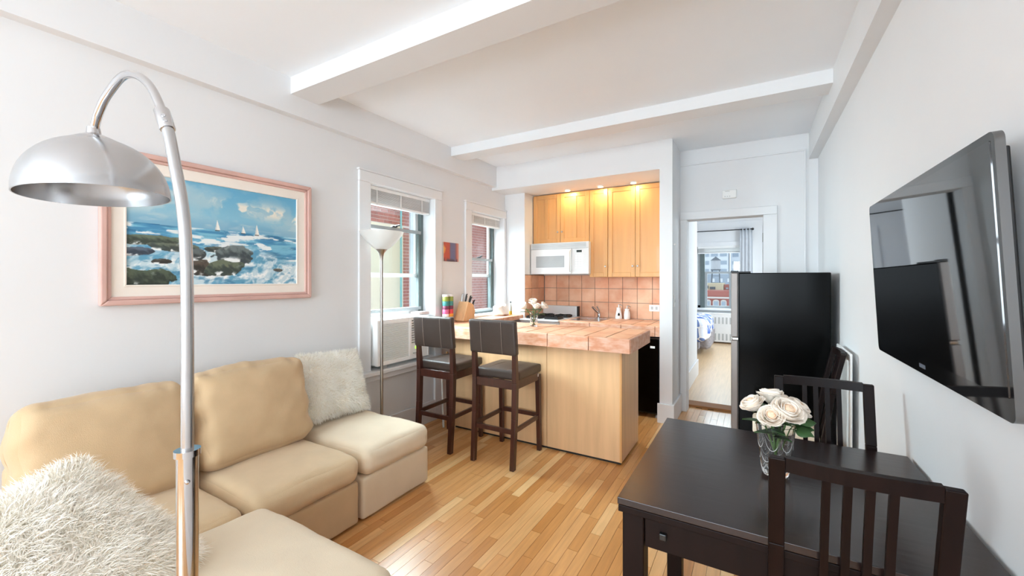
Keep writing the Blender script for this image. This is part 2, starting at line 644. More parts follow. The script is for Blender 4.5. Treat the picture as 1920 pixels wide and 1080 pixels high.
# wall behind the camera with an added, unseen wide opening for frontal light
m = MB()
m.box(XL, -2.55, YF - .18, YF, 0, ZC).box(.35, XR, YF - .18, YF, 0, ZC)
m.box(-2.55, .35, YF - .18, YF, 0, .7).box(-2.55, .35, YF - .18, YF, 2.4, ZC)
struct('wall_front', m, 'wall_paint', 'white wall behind the camera with an added wide window for light', 'wall')
w4 = sthing('window_added', (-1.1, YF - .1, .7), 'added wide white window behind the camera, unseen, for frontal light', 'window')
for xa in (-2.55, -1.13, .29):
    MB().box(xa, xa + .06, YF - .14, YF - .06, .7, 2.4).build('stile', 'window_frame_white', w4)
for za in (.7, 1.55, 2.34):
    MB().box(-2.49, .29, YF - .13, YF - .07, za, za + .06).build('rail', 'window_frame_white', w4)

# kitchen back wall and side with terracotta tiles
kb = MB().box(XL, XP1, YK, YK + .14, 0, 2.44)
kback = struct('wall_kitchen', kb, 'wall_paint', 'kitchen back wall with terracotta tile splash', 'wall')
TS = .1735
tile_me = None
grout = MB().box(-2.418, XP0, YK - .004, YK + .002, .90, 1.425)
grout.build('grout_bed', 'grout', kback)
def tile(x0, x1, y0, y1, z0, z1, parent, mat='terracotta'):
    return MB().box(x0, x1, y0, y1, z0, z1).build('tile', mat, parent)
zr = [.9, 1.09, 1.2585, 1.425]
for i in range(10):
    xa = -2.404 + i * TS
    xb = min(xa + TS, XP0)
    for za, zb in zip(zr[:-1], zr[1:]):
        tile(xa + .003, xb - .003, YK - .010, YK - .003, za + .003, zb - .003, kback)
kside = struct('wall_kitchen_side', MB().box(-2.425, -2.419, 4.425, YK, .90, 1.432), 'grout', 'terracotta tiled return beside the stove', 'wall')
for ya, yb in ((4.425, 4.60), (4.60, 4.775), (4.775, YK - .01)):
    for za, zb in zip(zr[:-1], zr[1:]):
        tile(-2.4195, -2.412, ya + .003, yb - .003, za + .003, zb - .003, kside)

# partition between kitchen and hall, doorway wall, bedroom beyond
struct('wall_partition', MB().box(XP0, XP1, 4.12, 5.1, 0, 2.43), 'wall_paint', 'white wall end between the kitchen nook and the doorway', 'wall')
DX0, DX1, DZ = -.60, .077, 1.985
m = MB()
m.box(XP1, DX0, YD, YD + .15, 0, ZC).box(DX1, XR + .15, YD, YD + .15, 0, ZC).box(DX0, DX1, YD, YD + .15, DZ, ZC)
struct('wall_hall', m, 'wall_paint', 'white wall around the bedroom doorway', 'wall')
m = MB()
m.box(-.83, -.71, YD + .14, 6.5, -.05, 2.7)
struct('wall_bedroom_left', m, 'wall_paint', 'white bedroom wall seen at the left inside the doorway', 'wall')
BW = (-1.10, -.08, .735, 2.10)     # bedroom window opening x0,x1,z0,z1
m = MB()
m.box(-3.4, BW[0], 10.1, 10.35, -.05, 2.7).box(BW[1], 1.5, 10.1, 10.35, -.05, 2.7)
m.box(BW[0], BW[1], 10.1, 10.35, -.05, BW[2]).box(BW[0], BW[1], 10.1, 10.35, BW[3], 2.7)
struct('wall_bedroom_back', m, 'wall_paint', 'white bedroom wall around the far window', 'wall')
struct('wall_bedroom_right', MB().box(1.3, 1.45, YD + .15, 7.0, -.05, 2.7).box(1.3, 1.45, 8.8, 10.1, -.05, 2.7).box(1.3, 1.45, 7.0, 8.8, -.05, .8).box(1.3, 1.45, 7.0, 8.8, 2.3, 2.7), 'wall_paint', 'white right wall of the bedroom with an added opening for light', 'wall')  # unseen opening added to brighten the bedroom
struct('wall_bedroom_near', MB().box(-3.4, -.83, 6.38, 6.5, -.05, 2.7).box(-3.4, -3.28, 6.5, 10.1, -.05, 2.7), 'wall_paint', 'white bedroom walls around the corner by the bed', 'wall')
struct('ceiling_bedroom', MB().box(-3.4, 1.45, YD + .15, 10.35, 2.62, 2.74), 'ceiling_paint', 'white bedroom ceiling beyond the doorway', 'ceiling')
struct('floor_bedroom', MB().box(-3.4, 1.45, YD + .375, 10.2, -.06, .0), 'bedroom_oak', 'pale oak bedroom floor seen through the doorway', 'floor')
struct('trim_6', MB().box(-.70, .3, YD + .20, YD + .38, -.002, .022), 'saddle_oak', 'oak saddle across the bedroom doorway floor', 'threshold', bevel=.004)

# doorway casing, transom panel and door leaf
d1 = sthing('door_1', (-.26, YD, 0), 'white bedroom doorway with casing and opened door', 'doorway')
MB().box(XP1 + .001, DX0, YD - .018, YD, 0, DZ).build('casing', 'trim_paint', d1, bevel=.004)
MB().box(DX1, .19, YD - .018, YD, 0, DZ).build('casing', 'trim_paint', d1, bevel=.004)
MB().box(XP1 + .001, .19, YD - .022, YD, DZ, 2.065).build('casing_head', 'trim_paint', d1, bevel=.004)
MB().box(XP1 + .001, .41, YD - .016, YD, 2.545, 2.56).build('transom_moulding', 'trim_paint', d1, bevel=.004)
MB().box(.395, .41, YD - .016, YD, 0, 2.545).build('transom_moulding', 'trim_paint', d1, bevel=.004)
leaf = MB().box(.082, .117, YD + .19, YD + .86, .02, DZ - .02).build('door_leaf', 'trim_paint', d1, bevel=.003)
for z in (.25, 1.0, 1.74):
    MB().tube([(.08, YD + .165, z), (.08, YD + .165, z + .09)], .008, 10).box(.077, .083, YD + .14, YD + .19, z, z + .09).build('hinge', 'brushed_nickel', leaf)

# baseboards
def board(name, label, *b, mat='trim_paint'):
    m = MB()
    for q in b:
        m.box(*q)
    return struct(name, m, mat, label, 'baseboard', bevel=.004)
board('baseboard_partition', 'tall white baseboard around the wall end by the kitchen', (XP0 - .018, XP1 + .018, 4.10, 4.12, 0, .185), (XP1, XP1 + .018, 4.12, YD - .018, 0, .185))
board('baseboard_right', 'white baseboard along the television wall', (XR - .018, XR, YF, YD - .02, 0, .17))
board('baseboard_left', 'white baseboard along the seascape wall', (XL, XL + .018, YF, 2.17, 0, .18), (XL, XL + .018, 3.19, 4.3, 0, .18))
board('baseboard_bedroom', 'white baseboard in the bedroom by the doorway', (-.71, -.69, YD + .16, 6.5, 0, .22))
board('baseboard_hall', 'white baseboard beside the bedroom doorway behind the refrigerator', (.192, XR - .02, YD - .018, YD, 0, .17))

# ------------------------------------------------------------------ windows of the left wall
def left_window(name, wd, label, lower, upper, cas):
    y0, y1, z0, z1 = wd
    w = sthing(name, (XL, (y0 + y1) / 2, z0), label, 'window')
    zc0 = 0 if cas else .955
    for ya, yb in ((y0 - .115, y0), (y1, y1 + .10 if cas else min(y1 + .10, 4.415))):
        if yb - ya > .01:
            MB().box(XL - .001, XL + .022, ya, yb, zc0, z1).build('casing', 'trim_paint', w, bevel=.005)
    ye = y1 + .10 if cas else 4.415
    MB().box(XL - .001, XL + .026, y0 - .115, ye, z1, z1 + .085).build('casing_head', 'trim_paint', w, bevel=.005)
    MB().box(XL - .001, XL + .036, y0 - .125, ye + (.01 if cas else 0), z1 + .085, z1 + .10).build('casing_cap', 'trim_paint', w, bevel=.004)
    X0, X1 = -2.905, -2.835
    fr = MB()
    fr.box(X0, X1, y0, y0 + .03, z0, z1).box(X0, X1, y1 - .03, y1, z0, z1).box(X0, X1, y0 + .03, y1 - .03, z1 - .03, z1)
    fr.box(X0, X1, y0 + .03, y1 - .03, z0, z0 + .02)
    fr.build('frame', 'window_frame_dark', w)
    def sash(xa, xb, za, zb, mat, t, nm, railmat=None):
        s = MB()
        s.box(xa, xb, y0 + .03, y0 + .03 + t, za, zb).box(xa, xb, y1 - .03 - t, y1 - .03, za, zb)
        o = s.build(nm, mat, w, bevel=.002)
        MB().box(xa - .001, xb + .003, y0 + .03, y1 - .03, zb - t, zb).build('rail', railmat or mat, o)
        MB().box(xa - .001, xb + .003, y0 + .03, y1 - .03, za, za + t).build('rail', railmat or mat, o)
        xm = (xa + xb) / 2
        MB().box(xm - .002, xm + .002, y0 + .03 + t, y1 - .03 - t, za + t, zb - t).build('pane', 'pane_glass', o)
        return o
    sash(-2.90, -2.875, upper[0], upper[1], 'window_frame_white', .038, 'upper_sash')
    lo = sash(-2.865, -2.84, lower[0], lower[1], 'window_frame_dark', .03, 'lower_sash', 'window_frame_grey')
    ym = (y0 + y1) / 2
    MB().box(-2.84, -2.815, ym - .03, ym + .03, lower[1], lower[1] + .012).bar((-2.83, ym + .02, lower[1] + .014), (-2.83, ym + .065, lower[1] + .026), .02, .014).build('latch', 'black_plastic', lo, bevel=.003)
    return w

win1 = left_window('window_1', W1, 'double hung window above the air conditioner', (1.075, 1.845), (1.39, 2.125), True)
win2 = left_window('window_2', W2, 'narrow double hung window behind the knife block', (.985, 1.625), (1.40, 2.10), False)
def raised_blind(wd, label, h):
    y0, y1, z0, z1 = wd
    b = thing('window_blind', (-2.765, (y0 + y1) / 2, z1 - h), label, 'blind', 'raised window blinds')
    MB().box(-2.80, -2.74, y0 + .008, y1 - .008, z1 - .032, z1 - .002).build('head_rail', 'white_plastic', b, bevel=.003)
    m = MB()
    z = z1 - .036
    k = 0
    while z > z1 - h + .022:
        m.box(-2.793 + .002 * math.sin(k * 2.1), -2.745 + .002 * math.sin(k * 1.3), y0 + .014, y1 - .014, z - .0032, z)
        z -= .0062
        k += 1
    tag(m.build('slats', 'blind_white', b), kind='stuff')
    MB().box(-2.795, -2.743, y0 + .012, y1 - .012, z1 - h, z1 - h + .02).build('bottom_rail', 'white_plastic', b, bevel=.004)
    for t in (.15, .5, .85):
        y = y0 + (y1 - y0) * t
        MB().box(-2.7425, -2.7415, y - .008, y + .008, z1 - h, z1 - .03).build('ladder_tape', 'blind_white', b)
    return b
raised_blind(W1, 'raised white blind bunched at the top of the window above the air conditioner', .155)
raised_blind(W2, 'raised white blind bunched at the top of the window behind the knife block', .13)

# sill and panelled recess under window 1
sill = struct('trim_7', MB().box(-2.86, XL + .085, W1[0] - .12, W1[1] + .10, .595, .628), 'trim_paint', 'white window sill carrying the air conditioner', 'sill', bevel=.006)
struct('trim_8', MB().box(XL - .001, XL + .05, W1[0] - .115, W1[1] + .09, .545, .595), 'trim_paint', 'white apron moulding under the air conditioner sill', 'trim', bevel=.006)
struct('baseboard_window', MB().box(XL, XL + .02, W1[0], W1[1], 0, .20), 'trim_paint', 'white baseboard under the air conditioner window', 'baseboard', bevel=.004)
struct('trim_9', MB().box(-2.9, XL + .01, W2[0] - .1, 4.415, .945, .963), 'trim_paint', 'white inner sill of the window behind the knife block', 'sill')

# ------------------------------------------------------------------ outside the left windows: courtyard wall
cw = solo('courtyard_wall', MB().box(-7.35, -7.02, 2.0, 12.5, -3, 4.4), 'mortar', 'red brick and cream courtyard wall outside the windows', 'building')
MB().box(-7.03, -7.0, 2.0, 6.93, -3, 2.6).build('stucco_panel', 'cream_stucco', cw)
MB().box(-7.03, -6.99, 5.75, 5.98, -3, 4.4).build('pilaster', 'facade_trim', cw)
MB().box(-7.03, -6.985, 7.16, 7.5, -3, 4.4).build('corner_board', 'facade_white', cw)
brick_me = None
loose = MB()
BL, BH = .2, .065
def bricks(y0, y1, z0, z1, single):
    global brick_me
    r = 0
    z = z0
    while z + BH <= z1 + .01:
        y = y0 - (BL / 2 if r % 2 else 0)
        while y < y1 - .02:
            a, b = max(y, y0), min(y + BL, y1)
            if b - a > .03:
                if single:
                    if brick_me is None:
                        q = MB().box(-.019, .019, -.5, .5, -.5, .5)
                        o = q.build('brick', 'brick_red')
                        brick_me = o.data
                    else:
                        o = bpy.data.objects.new('brick', brick_me)
                        COL.objects.link(o)
                    o.parent = cw
                    o.location = Vector((-7.031, (a + b) / 2, z + BH / 2)) - Vector(cw.location)
                    o.scale = (1, b - a - .012, BH)
                else:
                    loose.box(-7.05, -7.012, a + .006, b - .006, z, z + BH)
            y += BL
        z += BH + .012
        r += 1
bricks(5.98, 7.14, 2.62, 3.25, True)
bricks(6.95, 7.14, .35, 2.6, True)
bricks(9.2, 10.9, -.2, 3.4, False)
tag(loose.build('brick_courses', 'brick_red', cw), kind='stuff')
solo('drain_pipe', MB().tube([(-6.93, 6.8, -2.9), (-6.93, 6.8, 4.3)], .022, 10).tube([(-6.93, 6.8, -2.9), (-6.99, 6.8, -2.9)], .022, 10).tube([(-6.93, 6.8, 4.3), (-6.99, 6.8, 4.3)], .022, 10), 'pipe_teal',
     'thin teal drain pipe running up the courtyard wall', 'pipe', smooth=True)
solo('courtyard_shutter', MB().box(-7.0, -6.9, 10.42, 10.62, -2, 4), 'window_frame_dark', 'dark steel shutter frame on the brick courtyard wall', 'shutter')

# ------------------------------------------------------------------ sofa modules along the left wall
def tilt(ax, deg):
    return Matrix.Rotation(R(deg), 4, ax)
def seat_fold(w, q):
    # pull the front top edge into a soft roll
    return w
def sofa_module(y0, y1, label, back=True, x0=-2.62, x1=-1.885, seed=1, top=.405):
    g = thing('sofa_module' if back else 'sofa_ottoman', ((x0 + x1) / 2, (y0 + y1) / 2, 0), label, 'sofa' if back else 'ottoman', 'tan sectional sofa')
    yc, xc = (y0 + y1) / 2, (x0 + x1) / 2
    MB().cushion((xc, yc, .13), (x1 - x0 - .02, y1 - y0 - .008, .235), .018, wr=.0025, wscale=5, seed=seed, n=18).build('base', 'fabric_tan_lit_ottoman' if not back else 'fabric_tan', g, smooth=True, angle=180)
    for sx in (x0 + .06, x1 - .06):
        for sy in (y0 + .06, y1 - .06):
            MB().lathe([(.018, 0), (.022, .03)], (sx, sy, 0), 12).build('foot', 'black_plastic', g)
    xs = -2.50 if back else x0
    MB().cushion(((xs + x1) / 2 + .008, yc, .325), (x1 - xs + .015, y1 - y0 - .006, .155), .062, crown=(.006, .004, .022), wr=.006, wscale=6, seed=seed + 3, n=30).build('seat_cushion', 'fabric_tan_lit_seat' if back else 'fabric_tan_lit_ottoman', g, smooth=True, angle=180)
    if back:
        MB().cushion((-2.575, yc, .42), (.09, y1 - y0 - .03, .40), .03, wr=.002, seed=seed, n=14).build('back_frame', 'fabric_tan', g, smooth=True, angle=180)
        M = tilt('Y', -14)
        def pleat(w, q):
            e = max(0, abs(q[1]) - .72) / .28
            w = w + Vector((.010 * e * math.sin(w.z * 46 + seed * 2) * (1 if q[0] > 0 else 0), .006 * e * math.sin(w.z * 38 + seed), 0))
            t = max(0, q[2] - .75) / .25
            k = noise.noise(Vector((w.y * 16, seed * 4.0, 0)))
            return w + Vector((.012 * t * k, 0, .007 * t * k))
        MB().cushion((-2.425, yc, .635 + (.012 if seed == 2 else -.012)), (.20, y1 - y0 - .004, .50), .075, crown=(.035, .0, .012), wr=.007, wscale=6, seed=seed + 7, n=40, M=M, fold=pleat).build('back_cushion', 'fabric_tan', g, smooth=True, angle=180)
    return g
sofa_module(.37, .945, 'tan sofa section with back cushion nearest the camera', seed=1)
sofa_module(.955, 1.55, 'tan sofa section with back cushion between the near section and the square ottoman', seed=2)
sofa_module(1.565, 2.115, 'tan square ottoman, coloured as if brightly lit, with the fluffy pillow, beside the stools', back=False, x0=-2.62, x1=-1.885, seed=5)
sofa_module(.22, 1.015, 'tan chaise ottoman, coloured as if brightly lit, in the foreground beside the arc lamp pole', back=False, x0=-1.855, x1=-1.05, seed=6)

# ------------------------------------------------------------------ fluffy pillows
def fluffy_pillow(c, M, w, h, t, mat, label, nfur=9000, flen=.035, seed=3):
    g = thing('fluffy_pillow', c, label, 'pillow', 'fluffy pillows')
    rng = random.Random(seed)
    body = MB()
    def shape(u, v, s):
        e = max(0, (1 - abs(u) ** 2.6)) * max(0, (1 - abs(v) ** 2.6))
        k = 1 - .05 * (1 - abs(u)) * abs(v) - .05 * (1 - abs(v)) * abs(u)
        return Vector((u * w / 2 * k, v * h / 2 * k, s * t / 2 * e ** .45))
    n = 24
    for s in (1, -1):
        o = len(body.v)
        for i in range(n + 1):
            for j in range(n + 1):
                body.v.append(tuple(Vector(c) + M @ shape(-1 + 2 * i / n, -1 + 2 * j / n, s)))
        for i in range(n):
            for j in range(n):
                q = (o + i * (n + 1) + j, o + (i + 1) * (n + 1) + j, o + (i + 1) * (n + 1) + j + 1, o + i * (n + 1) + j + 1)
                body.f.append(q if s > 0 else tuple(reversed(q)))
    body.build('cover', 'pillow_cloth', g, smooth=True, angle=180)
    fur = MB()
    vs, fs = fur.v, fur.f
    for k in range(nfur):
        s = 1 if rng.random() < .8 else -1
        u, v = rng.uniform(-1, 1), rng.uniform(-1, 1)
        if rng.random() < .18:
            if rng.random() < .5:
                u = rng.choice((-1, 1)) * (1 - abs(rng.gauss(0, .02)))
            else:
                v = rng.choice((-1, 1)) * (1 - abs(rng.gauss(0, .02)))
        u, v = max(-1, min(1, u)), max(-1, min(1, v))
        p = shape(u, v, s)
        e = .02
        du = shape(min(1, u + e), v, s) - shape(max(-1, u - e), v, s)
        dv = shape(u, min(1, v + e), s) - shape(u, max(-1, v - e), s)
        nn = du.cross(dv) * s
        nn = nn.normalized() if nn.length > 1e-9 else Vector((0, 0, s))
        nn = (nn + Vector((u ** 5, v ** 5, 0)) * .9).normalized()
        cl = noise.noise_vector(Vector((u * 3.2 + seed, v * 3.2, s)))
        rd = Vector((rng.gauss(0, .38), rng.gauss(0, .38), rng.gauss(0, .2))) + cl * .8
        dirv = (nn * .55 + rd * .75).normalized()
        L = flen * rng.uniform(.6, 1.25)
        p = Vector(c) + M @ p
        dW = (M.to_3x3() @ dirv)
        nW = (M.to_3x3() @ nn)
        side = dW.cross(nW)
        side = (side.normalized() if side.length > 1e-6 else Vector((1, 0, 0))) * .0011
        bend = (M.to_3x3() @ Vector((rd.x, rd.y, 0))) * L * .25 + Vector((0, 0, -L * .22))
        a = p
        b = p + dW * L * .55
        d = p + dW * L + bend
        o = len(vs)
        vs += [tuple(a - side), tuple(a + side), tuple(b + side * .9), tuple(b - side * .9), tuple(d)]
        fs += [(o, o + 1, o + 2, o + 3), (o + 3, o + 2, o + 4)]
    tag(fur.build('fur', mat, g), kind='stuff')
    return g
Mz = Matrix.Rotation(R(0), 4, 'Z')
# pillow standing on the ottoman, leaning on the wall: local x -> world y, local y -> up the lean, local z -> out
lean = Vector((-.17, 0, .42)).normalized()
ax = Vector((0, 1, 0))
MA = Matrix((ax, lean, ax.cross(lean))).transposed().to_4x4()
MA = MA @ Matrix.Rotation(R(-3), 4, 'Z')
fluffy_pillow((-2.535, 1.845, .645), MA, .47, .44, .13, 'fur_cream', 'cream fluffy pillow leaning on the wall on the far ottoman', 15000, .030, 3)
e1 = Vector((.34, .2, -.30)).normalized()
e2 = Vector((.3, -.9, 0))
e2 = (e2 - e1 * e2.dot(e1)).normalized()
nz = e1.cross(e2)
if nz.z < 0:
    e2, e1 = e1, e2
    nz = e1.cross(e2)
MBm = Matrix((e1, e2, nz)).transposed().to_4x4()
fluffy_pillow((-1.675, .33, .575), MBm, .50, .50, .15, 'fur_white', 'white shaggy pillow in the foreground by the arc lamp', 20000, .050, 9)

# ------------------------------------------------------------------ arc lamp
PX, PY = -.945, .368
al = thing('arc_floor_lamp', (PX, PY, 0), 'tall chrome arc floor lamp with dome shade in the foreground', 'floor lamp')
MB().lathe([(.098, 0), (.102, .006), (.102, .03), (.094, .036), (.0, .036)], (PX + .03, PY - .02, 0), 40).build('base', 'chrome', al, smooth=True)
MB().tube([(PX, PY, .03), (PX, PY, 1.036)], .0178, 24).build('lower_pole', 'chrome', al, smooth=True)
lp = MB().lathe([(.0178, 0), (.0215, 0), (.0215, .012), (.0178, .012)], (PX, PY, 1.03), 24)
lp.build('collar', 'chrome', al, smooth=True)
scr = MB().lathe([(0, .006), (.003, .005), (.0045, 0), (.0045, -.004)], (0, 0, 0), 12)
dv = Vector((-PX, -PY, 0)).normalized()
Ms = dv.to_track_quat('Z', 'Y').to_matrix()
scr.v = [tuple(Ms @ Vector(p) + Vector((PX, PY, .985)) + dv * .0178) for p in scr.v]
scr.build('screw', 'chrome', al, smooth=True)
SH = Vector((-1.365, .343, 1.707))        # top of the shade
key = [(0, 1.04), (0, 1.30), (.004, 1.42), (.016, 1.505), (.05, 1.608), (.085, 1.693), (.155, 1.782), (.255, 1.824), (.345, 1.80), (.393, 1.767), (.413, 1.742), (.42, 1.725)]
dh = Vector((SH.x - PX, SH.y - PY, 0))
dh.normalize()
def arc_pt(t):
    # Catmull-Rom through the key points
    n = len(key) - 1
    i = min(int(t), n - 1)
    f = t - i
    P = [Vector((*key[max(0, min(n, i + k))], 0)) for k in (-1, 0, 1, 2)]
    q = .5 * ((2 * P[1]) + (P[2] - P[0]) * f + (2 * P[0] - 5 * P[1] + 4 * P[2] - P[3]) * f * f + (3 * P[1] - P[0] - 3 * P[2] + P[3]) * f ** 3)
    return Vector((PX, PY, q.y)) + dh * q.x
TJ = 5.0
MB().tube([arc_pt(TJ * k / 30) for k in range(31)], .0105, 18).build('upper_pole', 'lamp_aluminium', al, smooth=True)
a, b = arc_pt(TJ - .25), arc_pt(TJ + .25)
MB().tube([a, a.lerp(b, .05), a.lerp(b, .95), b], [.0125, .0135, .0135, .0125], 18).build('joint_collar', 'chrome', al, smooth=True)
for t in (.35, .62):
    q = a.lerp(b, t) + Vector((-PX, -PY, 0)).normalized() * .0125
    MB().tube([q, q + Vector((-PX, -PY, 0)).normalized() * .005], [.0045, .003], 10).build('screw', 'chrome', al, smooth=True)
MB().tube([arc_pt(TJ + (len(key) - 1 - TJ) * k / 40) for k in range(41)], .0085, 16).build('arc', 'chrome', al, smooth=True)
rs = .136
prof = []
for k in range(15):
    a = k / 14 * math.pi / 2
    prof.append((max(.018, rs * math.sin(a) ** .92), -.136 * (1 - math.cos(a))))
inner = [(r - .0025 if r > .02 else r, z - .002) for r, z in reversed(prof)]
shade = MB().lathe(prof + [(rs, -.138)] + inner, (0, 0, 0), 56)
TM = Matrix.Rotation(R(4), 3, Vector((.5, -.86, 0)))
shade.v = [tuple(TM @ Vector(p) + SH) for p in shade.v]
sh = shade.build('shade', 'lamp_aluminium', al, smooth=True)
cap = MB().lathe([(.0, .028), (.012, .027), (.014, .012), (.03, .004), (.055, -.010), (.058, -.014)], (0, 0, 0), 32)
cap.v = [tuple(TM @ Vector(p) + SH) for p in cap.v]
cap.build('shade_cap', 'chrome', sh, smooth=True)
bulb = MB().lathe([(0, -.105), (.02, -.10), (.03, -.08), (.026, -.06), (.014, -.035), (.014, -.01)], SH, 20)
bulb.build('bulb', 'white_plastic', sh, smooth=True)

# ------------------------------------------------------------------ torchiere by the window
TX, TY = -2.515, 2.262
tl = thing('torchiere_lamp', (TX, TY, 0), 'slim nickel torchiere with frosted bowl by the window', 'floor lamp')
MB().lathe([(.108, 0), (.112, .008), (.108, .018), (.04, .028), (.013, .045)], (TX, TY, 0), 36).build('base', 'brushed_nickel', tl, smooth=True)
MB().tube([(TX, TY, .04), (TX, TY, 1.565)], .0115, 16).build('pole', 'brushed_nickel', tl, smooth=True)
MB().lathe([(.0115, 1.52), (.014, 1.545), (.022, 1.575), (.040, 1.60), (.046, 1.608), (.0, 1.609)], (TX, TY, 0), 28).build('socket_cup', 'brushed_nickel', tl, smooth=True)
MB().lathe([(.047, 1.605), (.075, 1.628), (.115, 1.668), (.150, 1.71), (.168, 1.742), (.165, 1.743), (.147, 1.713), (.112, 1.672), (.072, 1.632), (.045, 1.61)], (TX, TY, 0), 40).build('bowl', 'frosted_glass', tl, smooth=True)
MB().lathe([(.0, 1.66), (.02, 1.655), (.028, 1.635), (.02, 1.61)], (TX, TY, 0), 16).build('bulb', 'white_plastic', tl, smooth=True)

# ------------------------------------------------------------------ seascape painting
def vnoise(x, y, s):
    xi, yi = np.floor(x).astype(int), np.floor(y).astype(int)
    xf, yf = x - xi, y - yi
    def h(a, b):
        n = np.sin(a * 127.1 + b * 311.7 + s * 74.7) * 43758.5453
        return n - np.floor(n)
    u, v = xf * xf * (3 - 2 * xf), yf * yf * (3 - 2 * yf)
    return (h(xi, yi) * (1 - u) + h(xi + 1, yi) * u) * (1 - v) + (h(xi, yi + 1) * (1 - u) + h(xi + 1, yi + 1) * u) * v
def fbm(x, y, s, o=5):
    t, a = 0, .5
    for k in range(o):
        t = t + a * vnoise(x * 2 ** k, y * 2 ** k, s + k * 9)
        a *= .5
    return t
def sm(a, b, x):
    t = np.clip((x - a) / (b - a), 0, 1)
    return t * t * (3 - 2 * t)
def hexc(c):
    return np.array([int(c[i:i + 2], 16) / 255 for i in (0, 2, 4)])
def mixc(A, B, t):
    return A * (1 - t[..., None]) + B * t[..., None]
def grid_picture(name, parent, img, o, du, dv, nrm):
    """flat print: a fine grid with one colour per vertex (img rows bottom to top, sRGB)"""
    H, Wd = img.shape[:2]
    off = wloc(parent)
    o = Vector(o) - off
    vs = [tuple(o + Vector(du) * (i / (Wd - 1)) + Vector(dv) * (j / (H - 1))) for j in range(H) for i in range(Wd)]
    fs = [(j * Wd + i, j * Wd + i + 1, (j + 1) * Wd + i + 1, (j + 1) * Wd + i) for j in range(H - 1) for i in range(Wd - 1)]
    me = bpy.data.meshes.new(name)
    me.from_pydata(vs, [], fs)
    at = me.color_attributes.new('paint', 'FLOAT_COLOR', 'POINT')
    L = np.where(img <= .04045, img / 12.92, ((img + .055) / 1.055) ** 2.4)
    buf = np.ones((H * Wd, 4), dtype=np.float32)
    buf[:, :3] = L.reshape(-1, 3)
    at.data.foreach_set('color', buf.ravel())
    me.materials.append(MATS['painted_canvas'])
    ob = bpy.data.objects.new(name, me)
    COL.objects.link(ob)
    ob.parent = parent
    return ob
